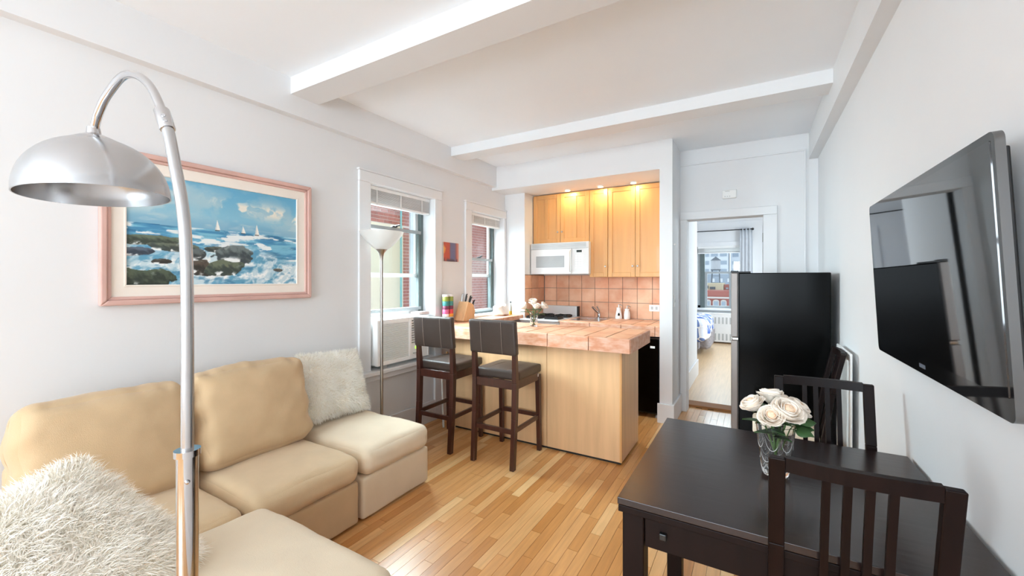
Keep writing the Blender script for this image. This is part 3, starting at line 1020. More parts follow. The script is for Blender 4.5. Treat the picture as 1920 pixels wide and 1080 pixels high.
def seascape(W=360, H=236):
    u, v = np.meshgrid(np.linspace(0, 1, W), np.linspace(0, 1, H))
    X, Y = u * 1.53, v
    flat = lambda c: np.broadcast_to(hexc(c), (H, W, 3))
    hz = .555
    wx, wy = fbm(X * 5, Y * 5, 91) - .5, fbm(X * 5, Y * 5, 92) - .5
    sky = mixc(flat('86bdd3'), hexc('64a9cc'), sm(.62, 1, v))
    sky = mixc(sky, hexc('6fa4c4'), sm(.70, .56, v) * .8)
    # streaming cloud: soft grey blue body with cream lit tops, running down to the right
    ridge = .965 - .24 * u + .03 * np.sin(u * 9)
    n1 = fbm(X * 4.5 + wx * 1.5, Y * 7 + X * 1.5 + wy, 3)
    body = np.exp(-((v - ridge + .05) / .13) ** 2)
    sky = mixc(sky, hexc('a8c6d0'), np.clip(sm(.38, .62, n1) * (.25 + .75 * body), 0, 1) * .85)
    n2 = fbm(X * 7 + wx * 2.2, Y * 10 + wy * 2.2, 14)
    lit = sm(.44, .60, n2) * np.exp(-((v - ridge) / .075) ** 2) * sm(.30, .55, u)
    sky = mixc(sky, hexc('e6e2d6'), np.clip(lit * 1.15, 0, 1))
    low = sm(.50, .64, fbm(X * 4, Y * 16, 17)) * sm(.55, .60, v) * sm(.74, .64, v)
    sky = mixc(sky, hexc('b7cdd2'), low * .6)
    wl = sm(.46, .62, fbm(X * 3.2 + wx, Y * 7 - X * 1.2, 19)) * sm(.45, .1, u) * sm(.6, .72, v)
    sky = mixc(sky, hexc('cfd9d8'), wl * .7)
    # sea: thin dark swells, breaking crests, then foaming surf
    sea = mixc(flat('4489b3'), hexc('7bbad2'), sm(.32, .68, fbm(X * 5 + wx, Y * 46, 21)))
    sea = mixc(sea, hexc('2b6890'), sm(.54, .72, fbm(X * 4, Y * 34 + wx * 2, 25)) * .75)
    crest = .17 * np.exp(-((v - .49 - .018 * np.sin(u * 9 + 1) - .02 * wx) / .022) ** 2) + .10 * np.exp(-((v - .425 - .02 * wx) / .014) ** 2)
    sea = mixc(sea, hexc('e4ebec'), sm(.54, .68, fbm(X * 8 + wx * 2, Y * 30, 31) + crest))
    near = sm(.40, .24, v + .05 * np.sin(u * 7) + .09 * (u - .45) + .10 * wx)
    w1 = fbm(X * 7 + wx * 3, Y * 13 - X * 3 + wy * 3, 41)
    w2 = fbm(X * 16 + wy * 3, Y * 24 - X * 5 + wx * 4, 44)
    surf = mixc(flat('5f9dbb'), hexc('f0f2f1'), sm(.36, .58, w1 * .62 + w2 * .38))
    surf = mixc(surf, hexc('9fc3d0'), sm(.50, .62, w2) * .55)
    surf = mixc(surf, hexc('3f7ca0'), sm(.60, .74, fbm(X * 8 + wx, Y * 18, 47)) * .75)
    sea = mixc(sea, surf, near)
    img = np.where((v > hz - .012 * u)[..., None], sky, sea)
    def rock(cu, cv, ru, rv, seed, top, low_):
        nonlocal img
        a = (fbm(X * 7, Y * 9, seed) - .5)
        b = (fbm(X * 18, Y * 22, seed + 1) - .5)
        du_ = (u - cu) / ru + a * .9 + b * .35
        dv_ = (v - cv) / rv + (fbm(X * 8, Y * 8, seed + 3) - .5) * .9
        base = np.where(dv_ > 0, dv_, dv_ * .8)
        d = np.abs(du_) ** 2.2 + np.abs(base) ** 2.0
        mk = sm(1.0, .93, d)
        tx = fbm(X * 30 + dv_, Y * 26 + du_ * .6, seed + 2)
        c = mixc(flat(low_), hexc(top), sm(.30, .62, tx * .6 + .34 * sm(-.5, .9, dv_)))
        c = mixc(c, hexc('9aa49f'), sm(.60, .72, fbm(X * 22, Y * 44, seed + 9)) * sm(.0, .6, dv_) * .5)
        img = mixc(img, c, mk)
        wash = sm(.50, .62, fbm(X * 14, Y * 20, seed + 5)) * np.exp(-((dv_ + .85) / .34) ** 2) * sm(1.35, .9, np.abs(du_))
        img = mixc(img, hexc('edf1f1'), np.clip(wash * 1.2, 0, 1))
    rock(.09, .405, .16, .042, 61, '66725f', '3a443b')
    rock(.22, .352, .13, .036, 62, '6a7263', '404945')
    rock(.03, .30, .10, .034, 66, '5a6878', '37424e')
    rock(.335, .30, .055, .058, 63, '626b6c', '353b3d')
    rock(.45, .352, .09, .026, 68, '5e665d', '3c433f')
    rock(.555, .300, .125, .092, 64, '6f7b7b', '3e484b')
    rock(.36, .165, .075, .078, 65, '5c5349', '322f2b')
    rock(.50, .165, .115, .070, 67, '69735f', '3b4640')
    rock(.06, .055, .18, .085, 69, '515d4b', '2c352e')
    rock(.16, .215, .055, .022, 70, '4b4a44', '35332f')
    rock(.86, .155, .035, .018, 71, '6a6153', '4a4a48')
    for cu, cv, h in ((.455, .548, .105), (.615, .54, .075), (.705, .535, .12)):
        for sgn, wd, dh_ in ((1, .020, 1.0), (-1, .010, .8)):
            yy = (v - cv) / (h * dh_)
            wx_ = wd * np.clip(1 - yy, 0, 1) ** .8
            mk = ((yy > .04) & (yy < 1) & ((u - cu) * sgn > 0) & ((u - cu) * sgn < wx_)).astype(float)
            img = mixc(img, hexc('eceae2') if sgn > 0 else hexc('cfd2cf'), mk)
        mk = ((np.abs(u - cu - .003) < .014) & (v > cv - .008) & (v < cv + .004)).astype(float)
        img = mixc(img, hexc('4b4a48'), mk * .7)
    return np.clip(img, 0, 1)
py0, py1, pz0, pz1 = .69, 1.768, 1.243, 2.013
pt = thing('framed_painting', (XL, (py0 + py1) / 2, pz0), 'large seascape painting with sailboats in a pink frame', 'painting')
def frame_ring(parent, name, mat, a, b, x0, x1, bevel=.004, pieces=True):
    """four mitred frame pieces between outer rectangle a and inner rectangle b = (y0,y1,z0,z1)"""
    for (q0, q1, q2, q3) in (((a[0], a[2]), (a[1], a[2]), (b[1], b[2]), (b[0], b[2])), ((a[1], a[2]), (a[1], a[3]), (b[1], b[3]), (b[1], b[2])),
                             ((a[1], a[3]), (a[0], a[3]), (b[0], b[3]), (b[1], b[3])), ((a[0], a[3]), (a[0], a[2]), (b[0], b[2]), (b[0], b[3]))):
        lo = [(x0, q[0], q[1]) for q in (q0, q1, q2, q3)]
        hi = [(x1, q[0], q[1]) for q in (q0, q1, q2, q3)]
        MB().hexa(lo, hi).build(name, mat, parent, bevel=bevel)
O = (py0, py1, pz0, pz1)
ins = lambda r, d: (r[0] + d, r[1] - d, r[2] + d, r[3] - d)
frame_ring(pt, 'frame_rail', 'frame_pink', O, ins(O, .026), XL + .002, XL + .040, .006)
frame_ring(pt, 'frame_lip', 'frame_pink', ins(O, .026), ins(O, .042), XL + .002, XL + .030, .004)
frame_ring(pt, 'mat_border', 'mat_board', ins(O, .042), ins(O, .090), XL + .002, XL + .020, .0)
frame_ring(pt, 'mat_bevel', 'mat_board', ins(O, .090), ins(O, .1), XL + .002, XL + .0235, .003)
r = ins(O, .1)
grid_picture('canvas', pt, seascape(), (XL + .016, r[0], r[2]), (0, r[1] - r[0], 0), (0, 0, r[3] - r[2]), None)

# small unframed picture between the windows: plain warm and cool colour patches
def patches(W=70, H=70):
    u, v = np.meshgrid(np.linspace(0, 1, W), np.linspace(0, 1, H))
    n = fbm(u * 5, v * 3, 5)
    img = mixc(np.broadcast_to(hexc('c2543f'), (H, W, 3)), hexc('e9a254'), sm(.35, .65, n) * sm(.75, .1, u))
    img = mixc(img, hexc('5f6f9a'), sm(.3, .45, u + .3 * (n - .5)) * sm(.95, .7, u) * .85)
    img = mixc(img, hexc('c9897c'), sm(.82, .95, u))
    img = mixc(img, hexc('4a3a4a'), sm(.25, .0, v) * sm(.4, .6, fbm(u * 8, v * 5, 9)))
    return np.clip(img, 0, 1)
sp = solo('small_canvas', MB().box(XL + .001, XL + .014, 3.212, 3.455, 1.555, 1.748), 'mat_board', 'small unframed orange and blue canvas between the two windows', 'picture')
grid_picture('print', sp, patches(), (XL + .015, 3.212, 1.555), (0, .243, 0), (0, 0, .193), None)

# ------------------------------------------------------------------ window air conditioner
ac = thing('air_conditioner', (-2.72, 2.56, .66), 'white window air conditioner above the sill', 'air conditioner')
ay0, ay1, az0, az1, axf = 2.318, 2.93, .662, 1.036, -2.625
MB().box(-2.97, axf - .03, ay0 + .005, ay1 - .005, az0, az1).build('case', 'ac_plastic', ac, bevel=.008)
m = MB()
yv = ay0 + .375      # grille / vent split
m.box(axf - .03, axf, ay0, ay0 + .028, az0, az1).box(axf - .03, axf, yv - .02, yv + .012, az0, az1).box(axf - .03, axf, ay1 - .02, ay1, az0, az1)
m.box(axf - .03, axf, ay0 + .028, yv - .02, az1 - .035, az1).box(axf - .03, axf, ay0 + .028, yv - .02, az0, az0 + .03)
m.box(axf - .03, axf, yv + .012, ay1 - .02, az1 - .03, az1)
m.build('front_bezel', 'ac_plastic', ac, bevel=.003)
MB().box(axf - .03, axf - .012, ay0 + .026, yv - .018, az0 + .02, az1 - .03).build('filter', 'ac_filter', ac)
m = MB()
n = 30
for k in range(n):
    z = az0 + .034 + k * (az1 - .038 - az0 - .034) / (n - 1)
    m.hexa([(axf - .012, ay0 + .027, z), (axf - .012, yv - .019, z), (axf - .012, yv - .019, z + .004), (axf - .012, ay0 + .027, z + .004)],
           [(axf - .002, ay0 + .027, z - .003), (axf - .002, yv - .019, z - .003), (axf - .002, yv - .019, z + .002), (axf - .002, ay0 + .027, z + .002)])
tag(m.build('grille_louvres', 'ac_plastic', ac), kind='stuff')
MB().box(axf - .03, axf - .024, yv + .012, ay1 - .02, az0 + .14, az1 - .03).build('vent_cavity', 'black_plastic', ac)
for k in range(9):
    z = az0 + .155 + k * .0215
    MB().bar((axf - .012, yv + .012, z), (axf - .012, ay1 - .02, z), .022, .004, up=(.5, 0, 1)).build('vent_vane', 'ac_plastic', ac)
cp = MB().box(axf - .03, axf - .003, yv + .012, ay1 - .02, az0, az0 + .14).build('control_panel', 'ac_plastic', ac, bevel=.003)
MB().box(axf - .003, axf - .001, yv + .055, yv + .11, az0 + .085, az0 + .108).build('display', 'led_green', cp)
for k in range(4):
    MB().box(axf - .003, axf + .001, yv + .03 + .03 * k, yv + .05 + .03 * k, az0 + .045, az0 + .055).build('button', 'grey_plastic', cp)
solo('window_filler_panel', MB().box(-2.9, -2.87, W1[0] + .032, W1[1] - .032, 1.04, 1.076).box(-2.9, -2.87, ay1 + .004, W1[1] - .032, .642, 1.04), 'white_plastic', 'white filler panel between the sash and the air conditioner', 'panel')
solo('foam_block', MB().box(-2.83, -2.72, 2.90, 3.04, 1.037, 1.062), 'facade_trim', 'grey foam strip on top of the air conditioner', 'foam')
for y in (2.40, 2.84):
    solo('support_block', MB().box(-2.80, -2.66, y, y + .05, .628, .662), 'grey_plastic', 'small grey block holding up the air conditioner at its %s end' % ('left' if y < 2.6 else 'right'), 'block', bevel=.003)

# ------------------------------------------------------------------ peninsula: panelled base and tiled top
pb = thing('breakfast_bar', (-1.62, 3.27, 0), 'maple panelled breakfast bar cabinet behind the stools', 'bar')
MB().box(-2.40, -.86, 3.04, 3.52, .02, .83).build('carcass', 'maple_edge', pb)
MB().box(-2.40, -1.449, 3.018, 3.04, .018, .832).build('front_panel', 'maple_panel', pb, bevel=.0015)
MB().box(-1.446, -.858, 3.018, 3.04, .018, .832).build('front_panel', 'maple_panel', pb, bevel=.0015)
MB().box(-.858, -.838, 3.018, 3.52, .018, .832).build('end_panel', 'maple_panel', pb, bevel=.0015)
MB().box(-.852, -.8375, 3.0165, 3.03, .018, .832).build('corner_strip', 'maple_edge', pb)
MB().box(-2.39, -.85, 3.03, 3.51, 0, .02).build('plinth', 'dark_gap', pb)

def tiled_top(name, x0, x1, y0, y1, z0, z1, label, cols, rows, front=None, right=None, cat='countertop'):
    t = thing(name, ((x0 + x1) / 2, (y0 + y1) / 2, z0), label, cat)
    MB().box(x0 + .012, x1 - .012, y0 + .012, y1 - .004, z0 + .004, z1 - .003).build('mortar_bed', 'grout_dark', t)
    for xa, xb in zip(cols[:-1], cols[1:]):
        for ya, yb in zip(rows[:-1], rows[1:]):
            MB().box(xa + .0045, xb - .0045, ya + .004, yb - .004, z1 - .010, z1).build('tile', 'terracotta', t, bevel=.0015, seg=1)
    if front:
        for xa, xb in zip(front[:-1], front[1:]):
            MB().prism([(y0, z0), (y0, z1 - .006), (y0 + .006, z1), (y0 + .022, z1), (y0 + .022, z1 - .012), (y0 + .012, z1 - .012), (y0 + .012, z0)], 0, xa + .0025, xb - .0025).build('edge_tile', 'terracotta_trim', t, bevel=.0015, seg=1)
    if right:
        for ya, yb in zip(right[:-1], right[1:]):
            q = MB()
            pr_ = [(x1, z0), (x1, z1 - .006), (x1 - .006, z1), (x1 - .022, z1), (x1 - .022, z1 - .012), (x1 - .012, z1 - .012), (x1 - .012, z0)]
            n = len(pr_)
            q.add([(p[0], ya + .0025, p[1]) for p in pr_] + [(p[0], yb - .0025, p[1]) for p in pr_],
                  [tuple(range(n)), tuple(reversed(range(n, 2 * n)))] + [(i, n + i, n + (i + 1) % n, (i + 1) % n) for i in range(n)])
            q.build('edge_tile', 'terracotta_trim', t, bevel=.0015, seg=1)
    return t
cols = [-2.695] + [-.782 - .1665 * k for k in range(11, -1, -1)]
tiled_top('peninsula_countertop', -2.695, -.76, 2.96, 3.61, .835, .94, 'terracotta tiled peninsula countertop with thick tiled edge', cols, [2.982, 3.295, 3.608],
          front=[-2.695, -2.435, -2.095, -1.755, -1.416, -1.074, -.762], right=[2.972, 3.12, 3.43, 3.608])
tiled_top('window_ledge_counter', -2.695, -2.43, 3.612, 4.41, .89, .94, 'narrow terracotta tiled ledge under the kitchen window', [-2.695, -2.45], [3.614, 3.78, 3.945, 4.11, 4.275, 4.408], right=[3.614, 3.95, 4.28, 4.408])
tiled_top('kitchen_countertop', -1.895, -.784, 4.28, 4.945, .795, .90, 'terracotta tiled kitchen countertop around the sink', [-1.895, -1.74, -1.58, -1.42, -1.26, -1.10, -.94, -.784], [4.302, 4.46, 4.62, 4.78, 4.943],
          front=[-1.895, -1.541, -1.198, -.855, -.784])
solo('ledge_bracket', MB().box(-2.69, -2.66, 3.7, 4.35, .0, .888), 'trim_paint', 'white support board under the tiled window ledge', 'support')
# sticks leaning in the gap beside the peninsula
solo('broom_stick', MB().tube([(-2.47, 2.955, .003), (-2.62, 3.10, .60)], .010, 10), 'stick_white', 'white stick leaning in the gap left of the breakfast bar', 'stick', 'leaning sticks', smooth=True)
solo('broom_stick', MB().tube([(-2.445, 3.0, .003), (-2.60, 3.16, .66)], .011, 10), 'stick_wood', 'wooden stick leaning in the gap left of the breakfast bar', 'stick', 'leaning sticks', smooth=True)

# ------------------------------------------------------------------ bar stools
def make_stool():
    g = thing('bar_stool', (0, 0, 0), 'dark wooden bar stool', 'bar stool', 'bar stools at the peninsula')
    for sx in (-1, 1):
        # rear leg and back post in one bent piece
        pts = [(.172, -.212, 0, .034, .038), (.174, -.186, .36, .036, .042), (.175, -.178, .62, .037, .044), (.178, -.192, .86, .034, .030), (.180, -.214, 1.05, .030, .022)]
        m = MB()
        for a, b in zip(pts[:-1], pts[1:]):
            q = lambda p: [(sx * p[0] - p[3] / 2, p[1] - p[4] / 2, p[2]), (sx * p[0] + p[3] / 2, p[1] - p[4] / 2, p[2]), (sx * p[0] + p[3] / 2, p[1] + p[4] / 2, p[2]), (sx * p[0] - p[3] / 2, p[1] + p[4] / 2, p[2])]
            m.hexa(q(a), q(b))
        m.build('leg', 'stool_wood', g, bevel=.003)
        MB().hexa([(sx * .176 + a * .016, .205 + b * .016, 0) for a, b in ((-1, -1), (1, -1), (1, 1), (-1, 1))],
                  [(sx * .172 + a * .019, .19 + b * .019, .615) for a, b in ((-1, -1), (1, -1), (1, 1), (-1, 1))]).build('leg', 'stool_wood', g, bevel=.003)
        MB().bar((sx * .174, -.175, .275), (sx * .174, .185, .275), .020, .032).build('stretcher', 'stool_wood', g, bevel=.002)
        MB().bar((sx * .173, -.16, .602), (sx * .173, .175, .602), .024, .062).build('side_rail', 'stool_wood', g, bevel=.002)
    MB().bar((-.157, -.19, .265), (.157, -.19, .265), .020, .034).build('stretcher', 'stool_wood', g, bevel=.002)
    MB().bar((-.157, .198, .285), (.157, .198, .285), .020, .034).build('stretcher', 'stool_wood', g, bevel=.002)
    MB().bar((-.157, -.182, .602), (.157, -.182, .602), .022, .062).build('rear_rail', 'stool_wood', g, bevel=.002)
    MB().bar((-.157, .19, .602), (.157, .19, .602), .022, .062).build('front_rail', 'stool_wood', g, bevel=.002)
    s = MB().cushion((0, .028, .662), (.385, .375, .068), .018, crown=(.0, .0, .009), wr=.0012, n=22).build('seat', 'stool_leather', g, smooth=True, angle=180)
    for x in (-.085, .085):
        MB().tube([(x, -.148 + .35 * k / 10, .6965 + .0095 * (1 - (2 * k / 10 - 1) ** 2) * .8) for k in range(11)], .0013, 6).build('stitching', 'stitching', s)
    M = Matrix.Rotation(R(6), 4, 'X')
    def bow(w, q):
        return w + Vector((0, -.012 + .014 * (1 - q[0] ** 2) * -1 * 0 , 0))
    b = MB().cushion((0, -.192, .948), (.405, .046, .252), .014, crown=(0, .004, 0), wr=.0012, n=20, M=M, fold=bow).build('backrest', 'stool_leather', g, smooth=True, angle=180)
    for x in (-.09, .09):
        MB().tube([tuple(Vector((0, -.192, .948)) + M @ Vector((x, -.0395 - .004 * (1 - (z / .126) ** 2), z))) for z in (-.118, -.06, 0, .06, .118)], .0013, 6).build('stitching', 'stitching', b)
    MB().box(.186, .188, .158, .168, .60, .622).build('tag', 'white_plastic', g)
    return g
st = make_stool()
st.location = (-1.662, 2.755, 0)
st['label'] = 'dark wooden bar stool with brown leather back, nearer the counter end'
s2 = copy_tree(st)
s2.location = (-2.232, 2.755, 0)
s2['label'] = 'dark wooden bar stool with brown leather back, beside the air conditioner'

# ------------------------------------------------------------------ dining table and chairs
tb = thing('dining_table', (.07, 1.63, 0), 'dark brown square dining table against the right wall', 'table')
tx0, tx1, ty0, ty1, tz = -.352, .487, 1.22, 2.04, .72
MB().box(tx0, tx1, ty0, ty1, tz - .020, tz).build('table_top', 'espresso_top', tb, bevel=.0015)
MB().box(tx0 + .002, tx1 - .002, ty0 + .002, ty1 - .002, tz - .042, tz - .0225).build('pull_out_leaf', 'espresso_wood', tb, bevel=.0015)
for sx in (tx0 + .012, tx1 - .012 - .062):
    for sy in (ty0 + .012, ty1 - .012 - .062):
        MB().box(sx, sx + .062, sy, sy + .062, 0, tz - .043).build('leg', 'espresso_wood', tb, bevel=.003)
for a in ((tx0 + .075, tx1 - .075, ty0 + .022, ty0 + .042), (tx0 + .075, tx1 - .075, ty1 - .042, ty1 - .022), (tx0 + .022, tx0 + .042, ty0 + .075, ty1 - .075), (tx1 - .042, tx1 - .022, ty0 + .075, ty1 - .075)):
    MB().box(*a, tz - .135, tz - .043).build('apron', 'espresso_wood', tb, bevel=.002)
MB().box(-.235, -.215, ty0 + .010, ty0 + .024, tz - .098, tz - .078).build('leaf_knob', 'black_plastic', tb, bevel=.003)

CW = .335
def make_chair():
    g = thing('dining_chair', (0, 0, 0), 'dark slat back dining chair', 'chair', 'dark slat back dining chairs')
    for sx in (-1, 1):
        pts = [(-.045, 0), (.0, .30), (.004, .46), (-.035, .72), (-.083, .948)]
        m = MB()
        for (ya, za), (yb, zb) in zip(pts[:-1], pts[1:]):
            xw = .034
            x = sx * (CW / 2 - xw / 2)
            q = lambda y, z: [(x - xw / 2, y - .012, z), (x + xw / 2, y - .012, z), (x + xw / 2, y + .012, z), (x - xw / 2, y + .012, z)]
            m.hexa(q(ya, za), q(yb, zb))
        m.build('leg', 'espresso_wood', g, bevel=.003)
        MB().box(sx * (CW / 2 - .017) - .016, sx * (CW / 2 - .017) + .016, .325, .357, 0, .43).build('leg', 'espresso_wood', g, bevel=.003)
        MB().bar((sx * (CW / 2 - .017), .016, .40), (sx * (CW / 2 - .017), .325, .40), .018, .05).build('side_rail', 'espresso_wood', g, bevel=.002)
    # bowed top rail
    m = MB()
    n = 10
    x0, x1 = -(CW / 2 - .034), CW / 2 - .034
    def ring(i):
        x = x0 + (x1 - x0) * i / n
        b = -.012 * (1 - (2 * i / n - 1) ** 2)
        return [(x, -.090 + b, .918), (x, -.068 + b, .918), (x, -.074 + b, .952), (x, -.094 + b, .952)]
    for i in range(n):
        m.hexa(ring(i), ring(i + 1))
    m.build('top_rail', 'espresso_wood', g, bevel=.0)
    for k, x in enumerate((-.0575, -.019, .0195, .058)):
        m = MB()
        seq = [(-.002, .415), (-.035, .62), (-.065, .80), (-.090, .922)]
        for (ya, za), (yb, zb) in zip(seq[:-1], seq[1:]):
            q = lambda y, z: [(x - .008, y - .006, z), (x + .008, y - .006, z), (x + .008, y + .006, z), (x - .008, y + .006, z)]
            m.hexa(q(ya, za), q(yb, zb))
        m.build('slat', 'espresso_wood', g)
    MB().box(-CW / 2 + .034, CW / 2 - .034, -.008, .010, .37, .425).build('rear_rail', 'espresso_wood', g, bevel=.002)
    MB().box(-CW / 2 + .034, CW / 2 - .034, .332, .35, .37, .425).build('front_rail', 'espresso_wood', g, bevel=.002)
    MB().cushion((0, .190, .446), (CW - .002, .335, .046), .02, crown=(0, 0, .006), wr=.0015, n=18).build('seat_pad', 'seat_linen', g, smooth=True, angle=180)
    return g
c1 = make_chair()
c1.location = (.198, 1.248, 0)
c1['label'] = 'dark slat back chair at the near side of the table'
c2 = copy_tree(c1)
c2.location = (.245, 2.068, 0)
c2.rotation_euler = (0, 0, R(180))
c2['label'] = 'dark slat back chair at the far side of the table'
c3 = copy_tree(c1)
c3.location = (.350, 3.085, 0)
c3.rotation_euler = (0, 0, R(90))
c3['label'] = 'dark slat back chair with cream seat against the wall by the refrigerator'
solo('folded_board', MB().box(.461, .473, 2.93, 3.36, .0, .955), 'white_plastic', 'thin white board standing on edge behind the chair by the refrigerator', 'board', bevel=.004)

# ------------------------------------------------------------------ television
tv = thing('television', (.47, 1.78, 1.08), 'large flat black television mounted on the right wall', 'television')
ang = math.atan2(.032, .606)
MT = Matrix.Translation((.468, 0, 1.074)) @ Matrix.Rotation(-ang, 4, 'Y')
TY0, TY1, TH = 1.235, 2.30, .607
body = MB().box(.004, .024, TY0 + .03, TY1 - .03, .03, TH - .03, MT)
body.build('rear_case', 'black_plastic', tv, bevel=.004)
def rr(y0, y1, z0, z1, r, n=5):
    out = []
    for cy_, cz_, a0 in ((y1 - r, z1 - r, 0), (y0 + r, z1 - r, 90), (y0 + r, z0 + r, 180), (y1 - r, z0 + r, 270)):
        for k in range(n + 1):
            a = R(a0 + 90 * k / n)
            out.append((cy_ + r * math.cos(a), cz_ + r * math.sin(a)))
    return out
def slab(poly, xa, xb):
    q = MB().prism(poly, 0, xa, xb)
    q.v = [tuple(MT @ Vector(p)) for p in q.v]
    return q
slab(rr(TY0, TY1, 0, TH, .02), -.010, .006).build('bezel', 'black_gloss', tv)
slab(rr(TY0 + .018, TY1 - .018, .05, TH - .018, .004), -.0115, -.0098).build('screen', 'tv_screen', tv)
MB().box(.478, XR, 1.62, 1.92, 1.25, 1.55).build('wall_mount', 'black_plastic', tv)
slab([(1.745, .018), (1.795, .018), (1.795, .030), (1.745, .030)], -.0108, -.0098).build('badge', 'tower_iron', tv)

# ------------------------------------------------------------------ refrigerator
fr = thing('refrigerator', (.18, 3.8, 0), 'black refrigerator with stainless doors beside the doorway', 'refrigerator')
MB().box(-.098, .452, 3.50, 4.085, .03, 1.418).build('cabinet', 'fridge_black', fr, bevel=.006)
for z0, z1, nm in ((.045, .915, 'door'), (.938, 1.420, 'freezer_door')):
    d = MB().box(-.148, -.103, 3.498, 4.087, z0, z1).build(nm, 'fridge_door', fr, bevel=.006)
    MB().box(-.104, -.098, 3.505, 4.08, z0, z1).build('gasket', 'black_plastic', d)
    MB().box(-.150, -.147, 4.045, 4.075, z0 + .05, z1 - .05).build('handle_recess', 'black_plastic', d)
MB().box(-.15, -.10, 3.515, 3.56, 1.420, 1.436).box(-.11, -.02, 3.505, 3.57, 1.418, 1.43).build('hinge_cover', 'black_plastic', fr, bevel=.003)
MB().box(-.138, -.10, 3.50, 3.545, .917, .936).build('hinge', 'chrome', fr, bevel=.003)
for x in (-.06, .41):
    for y in (3.54, 4.04):
        MB().lathe([(.018, 0), (.018, .03)], (x, y, 0), 12).build('foot', 'black_plastic', fr)

# ------------------------------------------------------------------ kitchen: wall cabinets
def cab_door(parent, x0, x1, z0, z1, y, npan=1, knob=None):
    t, s = .02, .048
    m = MB()
    m.box(x0, x0 + s, y, y + t, z0, z1).box(x1 - s, x1, y, y + t, z0, z1)
    m.box(x0 + s, x1 - s, y, y + t, z0, z0 + s).box(x0 + s, x1 - s, y, y + t, z1 - s, z1)
    xm = (x0 + x1) / 2
    if npan == 2:
        m.box(xm - s / 2, xm + s / 2, y, y + t, z0 + s, z1 - s)
    d = m.build('door', 'maple_cabinet', parent, bevel=.003)
    spans = [(x0 + s, x1 - s)] if npan == 1 else [(x0 + s, xm - s / 2), (xm + s / 2, x1 - s)]
    for a, b in spans:
        MB().box(a - .002, b + .002, y + .009, y + .014, z0 + s - .002, z1 - s + .002).build('panel', 'maple_cabinet', d)
    if knob:
        k = MB().lathe([(.0, .022), (.009, .021), (.012, .016), (.009, .010), (.005, .006), (.005, 0)], (0, 0, 0), 16)
        k.v = [(p[0] + knob[0], y - p[2], p[1] + knob[1]) for p in k.v]
        k.f = [tuple(reversed(f)) for f in k.f]
        k.build('knob', 'brushed_nickel', d, smooth=True)
    return d
def wall_cab(x0, x1, z0, label, doors):
    g = thing('wall_cabinet', ((x0 + x1) / 2, 4.8, z0), label, 'cabinet', 'maple wall cabinets')
    MB().box(x0, x1, 4.652, 4.94, z0, 2.424).build('body', 'maple_cabinet', g)
    for d in doors:
        cab_door(g, *d)
    return g
wall_cab(-2.408, -1.669, 1.82, 'short maple wall cabinet above the microwave', [(-2.407, -2.041, 1.822, 2.415, 4.631, 2, (-2.068, 1.95)), (-2.037, -1.670, 1.822, 2.415, 4.631, 2, (-2.012, 1.95))])
wall_cab(-1.667, -1.446, 1.397, 'narrow tall maple wall cabinet next to the microwave', [(-1.665, -1.448, 1.40, 2.415, 4.631, 1, (-1.472, 1.52))])
wall_cab(-1.444, -.786, 1.397, 'tall double door maple wall cabinet by the wall end', [(-1.442, -1.137, 1.40, 2.415, 4.631, 1, (-1.162, 1.52)), (-1.133, -.788, 1.40, 2.415, 4.631, 1, (-1.108, 1.52))])
# warm puck lamps in the header above the cabinets
for x, nm in ((-1.90, 'left'), (-1.50, 'middle'), (-1.13, 'right')):
    g = thing('puck_light', (x, 4.53, 2.42), 'small warm ceiling spot, %s one above the maple cabinets' % nm, 'spotlight', 'puck lights over the cabinets')
    MB().lathe([(.036, 2.418), (.038, 2.43)], (x, 4.53, 0), 24).build('housing', 'white_plastic', g)
    MB().lathe([(.028, 2.4165), (.028, 2.418)], (x, 4.53, 0), 24).build('lens', 'bulb_warm', g)
    l = bpy.data.lights.new('puck_lamp', 'AREA')
    l.shape, l.size, l.energy, l.color = 'DISK', .05, 1.7, (1, .74, .40)
    o = bpy.data.objects.new('puck_lamp', l)
    COL.objects.link(o)
    o.parent = g
    o.location = (0, 0, -.006)
    o.rotation_euler = (R(14), 0, 0)

# ------------------------------------------------------------------ microwave
mw = thing('microwave', (-2.03, 4.75, 1.433), 'white over the range microwave under the short cabinet', 'microwave')
mx0, mx1, my = -2.408, -1.650, 4.56
MB().box(mx0, mx1, my + .022, 4.94, 1.433, 1.815).build('case', 'white_enamel', mw, bevel=.004)
MB().box(mx0, mx1, my + .004, my + .024, 1.742, 1.815).build('vent_frame', 'white_enamel', mw, bevel=.004)
m = MB()
for k in range(7):
    m.box(mx0 + .02, mx1 - .035, my, my + .006, 1.752 + k * .008, 1.756 + k * .008)
tag(m.build('vent_louvres', 'grey_plastic', mw), kind='stuff')
md = MB().box(mx0, -1.8635, my, my + .022, 1.436, 1.738).build('door', 'white_enamel', mw, bevel=.006)
MB().box(mx0 + .075, -1.955, my - .0015, my + .001, 1.515, 1.655).build('window', 'microwave_window', md)
MB().tube([(-1.882, my - .002, 1.46), (-1.882, my - .022, 1.485), (-1.882, my - .022, 1.69), (-1.882, my - .002, 1.715)], .009, 10).build('handle', 'white_enamel', md, smooth=True)
mp = MB().box(-1.859, mx1, my + .002, my + .022, 1.436, 1.738).build('control_panel', 'white_enamel', mw, bevel=.003)
MB().box(-1.80, -1.735, my, my + .003, 1.690, 1.716).build('display', 'lcd_dark', mp)
for r_ in range(6):
    for c_ in range(3):
        MB().box(-1.815 + c_ * .036, -1.787 + c_ * .036, my, my + .003, 1.50 + r_ * .028, 1.518 + r_ * .028).build('button', 'white_plastic', mp)
MB().box(mx0 + .1, mx1 - .1, 4.62, 4.9, 1.4325, 1.434).build('underside_filter', 'grey_plastic', mw)

